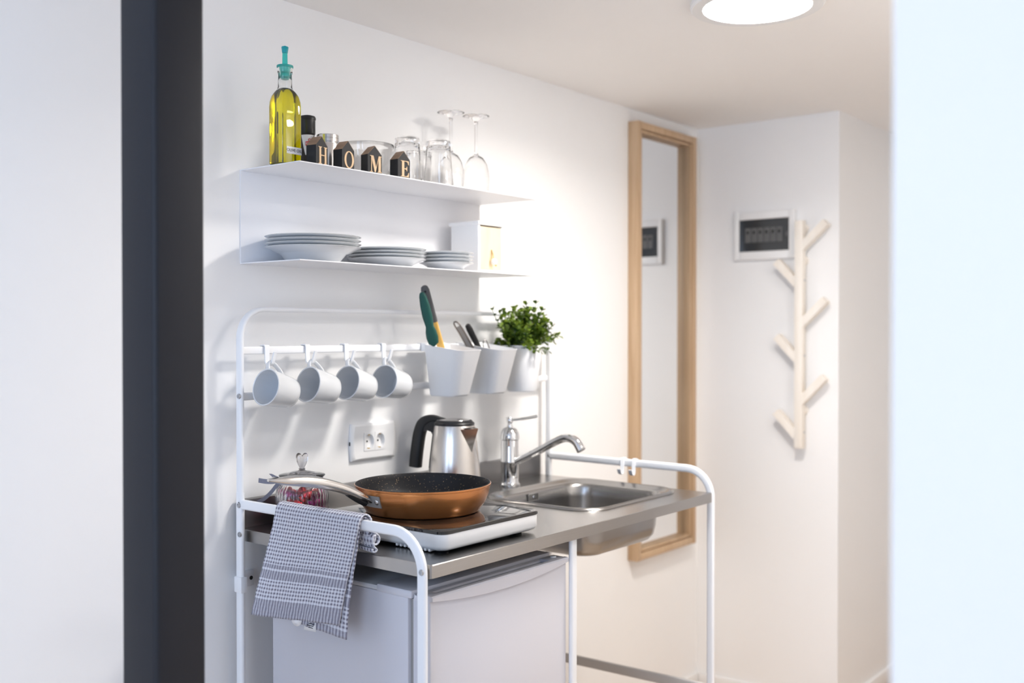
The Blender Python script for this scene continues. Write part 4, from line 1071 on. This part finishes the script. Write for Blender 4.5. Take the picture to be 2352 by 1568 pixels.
lpo = obj('hanging_loop', MB().add([p for p in lpn], [tuple(range(len(lpn)))]), M_label, t); solid(lpo, .0008)

# ------------------------------------------------------------------ fridge
t = fridge = thing('mini_fridge', 'white under counter mini fridge beside the middle leg', 'fridge', (.26, -.28, 0))
fx0, fx1 = .042, .473
obj('cabinet', MB().box(fx0, fx1, -.478, -.075, .02, .836, .004), M_fridge, fridge)
tp = MB().box(fx0 - .001, fx1 + .001, -.40, -.075, .836, .846, .003)
obj('top_plate', tp, M_fridgetop, fridge)
obj('front_trim', MB().box(fx0 - .003, fx1 + .002, -.490, -.395, .834, .850, .004), M_fridge, fridge)
# door with bowed handle lip
dz0, dz1 = .045, .846
n = 24
def bow(x): f = (x - fx0) / (fx1 - fx0); return .020 * (1 - (2 * f - 1) ** 2)
door = obj('door', MB().box(fx0, fx1, -.536, -.490, dz0, .838, .004), M_fridge, fridge)
lip = MB(); vs0 = []
lo = []
for i in range(n + 1):
    x = fx0 - .0006 + (fx1 - fx0 + .0012) * i / n; zl = dz1 - .011 - bow(x) * .8
    yf = -.540
    lo.append([(x, -.495, min(.832, zl - .001)), (x, -.5335, min(.832, zl - .001)), (x, -.5345, zl), (x, yf - .002, zl + .002), (x, yf - .002, dz1 - .003), (x, yf + .001, dz1), (x, yf + .010, dz1), (x, yf + .013, dz1 - .004), (x, yf + .013, .8385), (x, -.504, .8385), (x, -.502, dz1 - .004), (x, -.495, dz1 - .002)])
lip.loft(lo)
for a, b in ((fx0, fx0 + .03), (fx1 - .05, fx1)): lip.box(a, b, -.530, -.500, .838, dz1, .002)
obj('handle_lip', lip, M_fridge, door, 30)
obj('hinge_cap', MB().lathe([(0, .003), (.006, .0025), (.007, 0)], 16, T(fx1 - .02, -.515, dz1)), M_whitepl, door)
for xx in (fx1 - .05, fx1 - .10):
    obj('hinge_cap', MB().lathe([(0, .003), (.006, .0025), (.007, 0)], 16, T(xx, -.440, .850)), M_whitepl, fridge)
obj('door_seal', MB().box(fx0 + .008, fx1 - .008, -.4905, -.4775, dz0 + .01, .832), M_grey2, fridge)
for a in (fx0 + .04, fx1 - .04):
    for b in (-.44, -.11): obj('foot', MB().lathe([(0, 0), (.016, 0), (.016, .02), (0, .02)], 16, T(a, b, 0)), M_black, fridge)

# ------------------------------------------------------------------ light
w_ = bpy.data.worlds.new('World'); bpy.context.scene.world = w_; w_.use_nodes = True
bgn = w_.node_tree.nodes['Background']; bgn.inputs[0].default_value = (.62, .78, 1, 1); bgn.inputs[1].default_value = 1.2
def area(name, loc, rot, sx, sy, e, col):
    l = bpy.data.lights.new(name, 'AREA'); l.shape = 'RECTANGLE'; l.size = sx; l.size_y = sy; l.energy = e; l.color = col
    o = bpy.data.objects.new(name, l); C.objects.link(o); o.location = loc; o.rotation_euler = rot; return o
area('window_daylight', (wx - .02, (W0 + W1) / 2, (V0 + V1) / 2), (0, R(-90), 0), V1 - V0, W1 - W0, 42, (.56, .72, 1))
pl = bpy.data.lights.new('panel_lamp', 'AREA'); pl.shape = 'DISK'; pl.size = .243; pl.energy = 13.5; pl.color = (1, .955, .905); pl.spread = R(158)
po_ = bpy.data.objects.new('panel_lamp', pl); C.objects.link(po_); po_.location = (.840, -.805, CZ - .0150)
p2 = bpy.data.lights.new('front_fill', 'AREA'); p2.shape = 'DISK'; p2.size = .243; p2.energy = 6.4; p2.color = (1, .96, .915)  # unseen fill light, added to brighten front faces and flatten contrast
p2o = bpy.data.objects.new('front_fill', p2); C.objects.link(p2o); p2o.location = (.85, -1.40, CZ - .012)
hl = bpy.data.lights.new('hall_fill', 'AREA'); hl.shape = 'DISK'; hl.size = .26; hl.energy = .6; hl.color = (1, .93, .86)  # unseen light added in the hall to raise the ambient level
ho = bpy.data.objects.new('hall_fill', hl); C.objects.link(ho); ho.location = (2.62, -1.10, CZ - .01)

# ------------------------------------------------------------------ camera
cam = bpy.data.cameras.new('Camera'); co = bpy.data.objects.new('Camera', cam); C.objects.link(co)
F = 2377.54; cam.sensor_width = 36; cam.lens = F / 2352 * 36
yaw, pitch, roll = .675137, -.0113840, .000331
f = Vector((math.cos(yaw) * math.cos(pitch), math.sin(yaw) * math.cos(pitch), math.sin(pitch)))
r = Vector((math.sin(yaw), -math.cos(yaw), 0)); u = r.cross(f)
co.matrix_world = Matrix(((r.x, u.x, -f.x, -1.355007), (r.y, u.y, -f.y, -1.847882), (r.z, u.z, -f.z, 1.339868), (0, 0, 0, 1)))
cam.clip_start = .02
cam.dof.use_dof = True; cam.dof.focus_distance = 2.12; cam.dof.aperture_fstop = 2.3; cam.dof.aperture_blades = 0
sc = bpy.context.scene
sc.camera = co
sc.view_settings.view_transform = 'Standard'; sc.view_settings.look = 'None'; sc.view_settings.gamma = 1; sc.view_settings.exposure = 0.0
sc.view_settings.use_curve_mapping = False
try:
    sc.cycles.use_denoising = True; sc.cycles.max_bounces = 16; sc.cycles.diffuse_bounces = 6; sc.cycles.glossy_bounces = 6; sc.cycles.transmission_bounces = 14; sc.cycles.transparent_max_bounces = 16
    sc.cycles.sample_clamp_indirect = 8; sc.cycles.caustics_refractive = True; sc.cycles.caustics_reflective = False
except Exception: pass
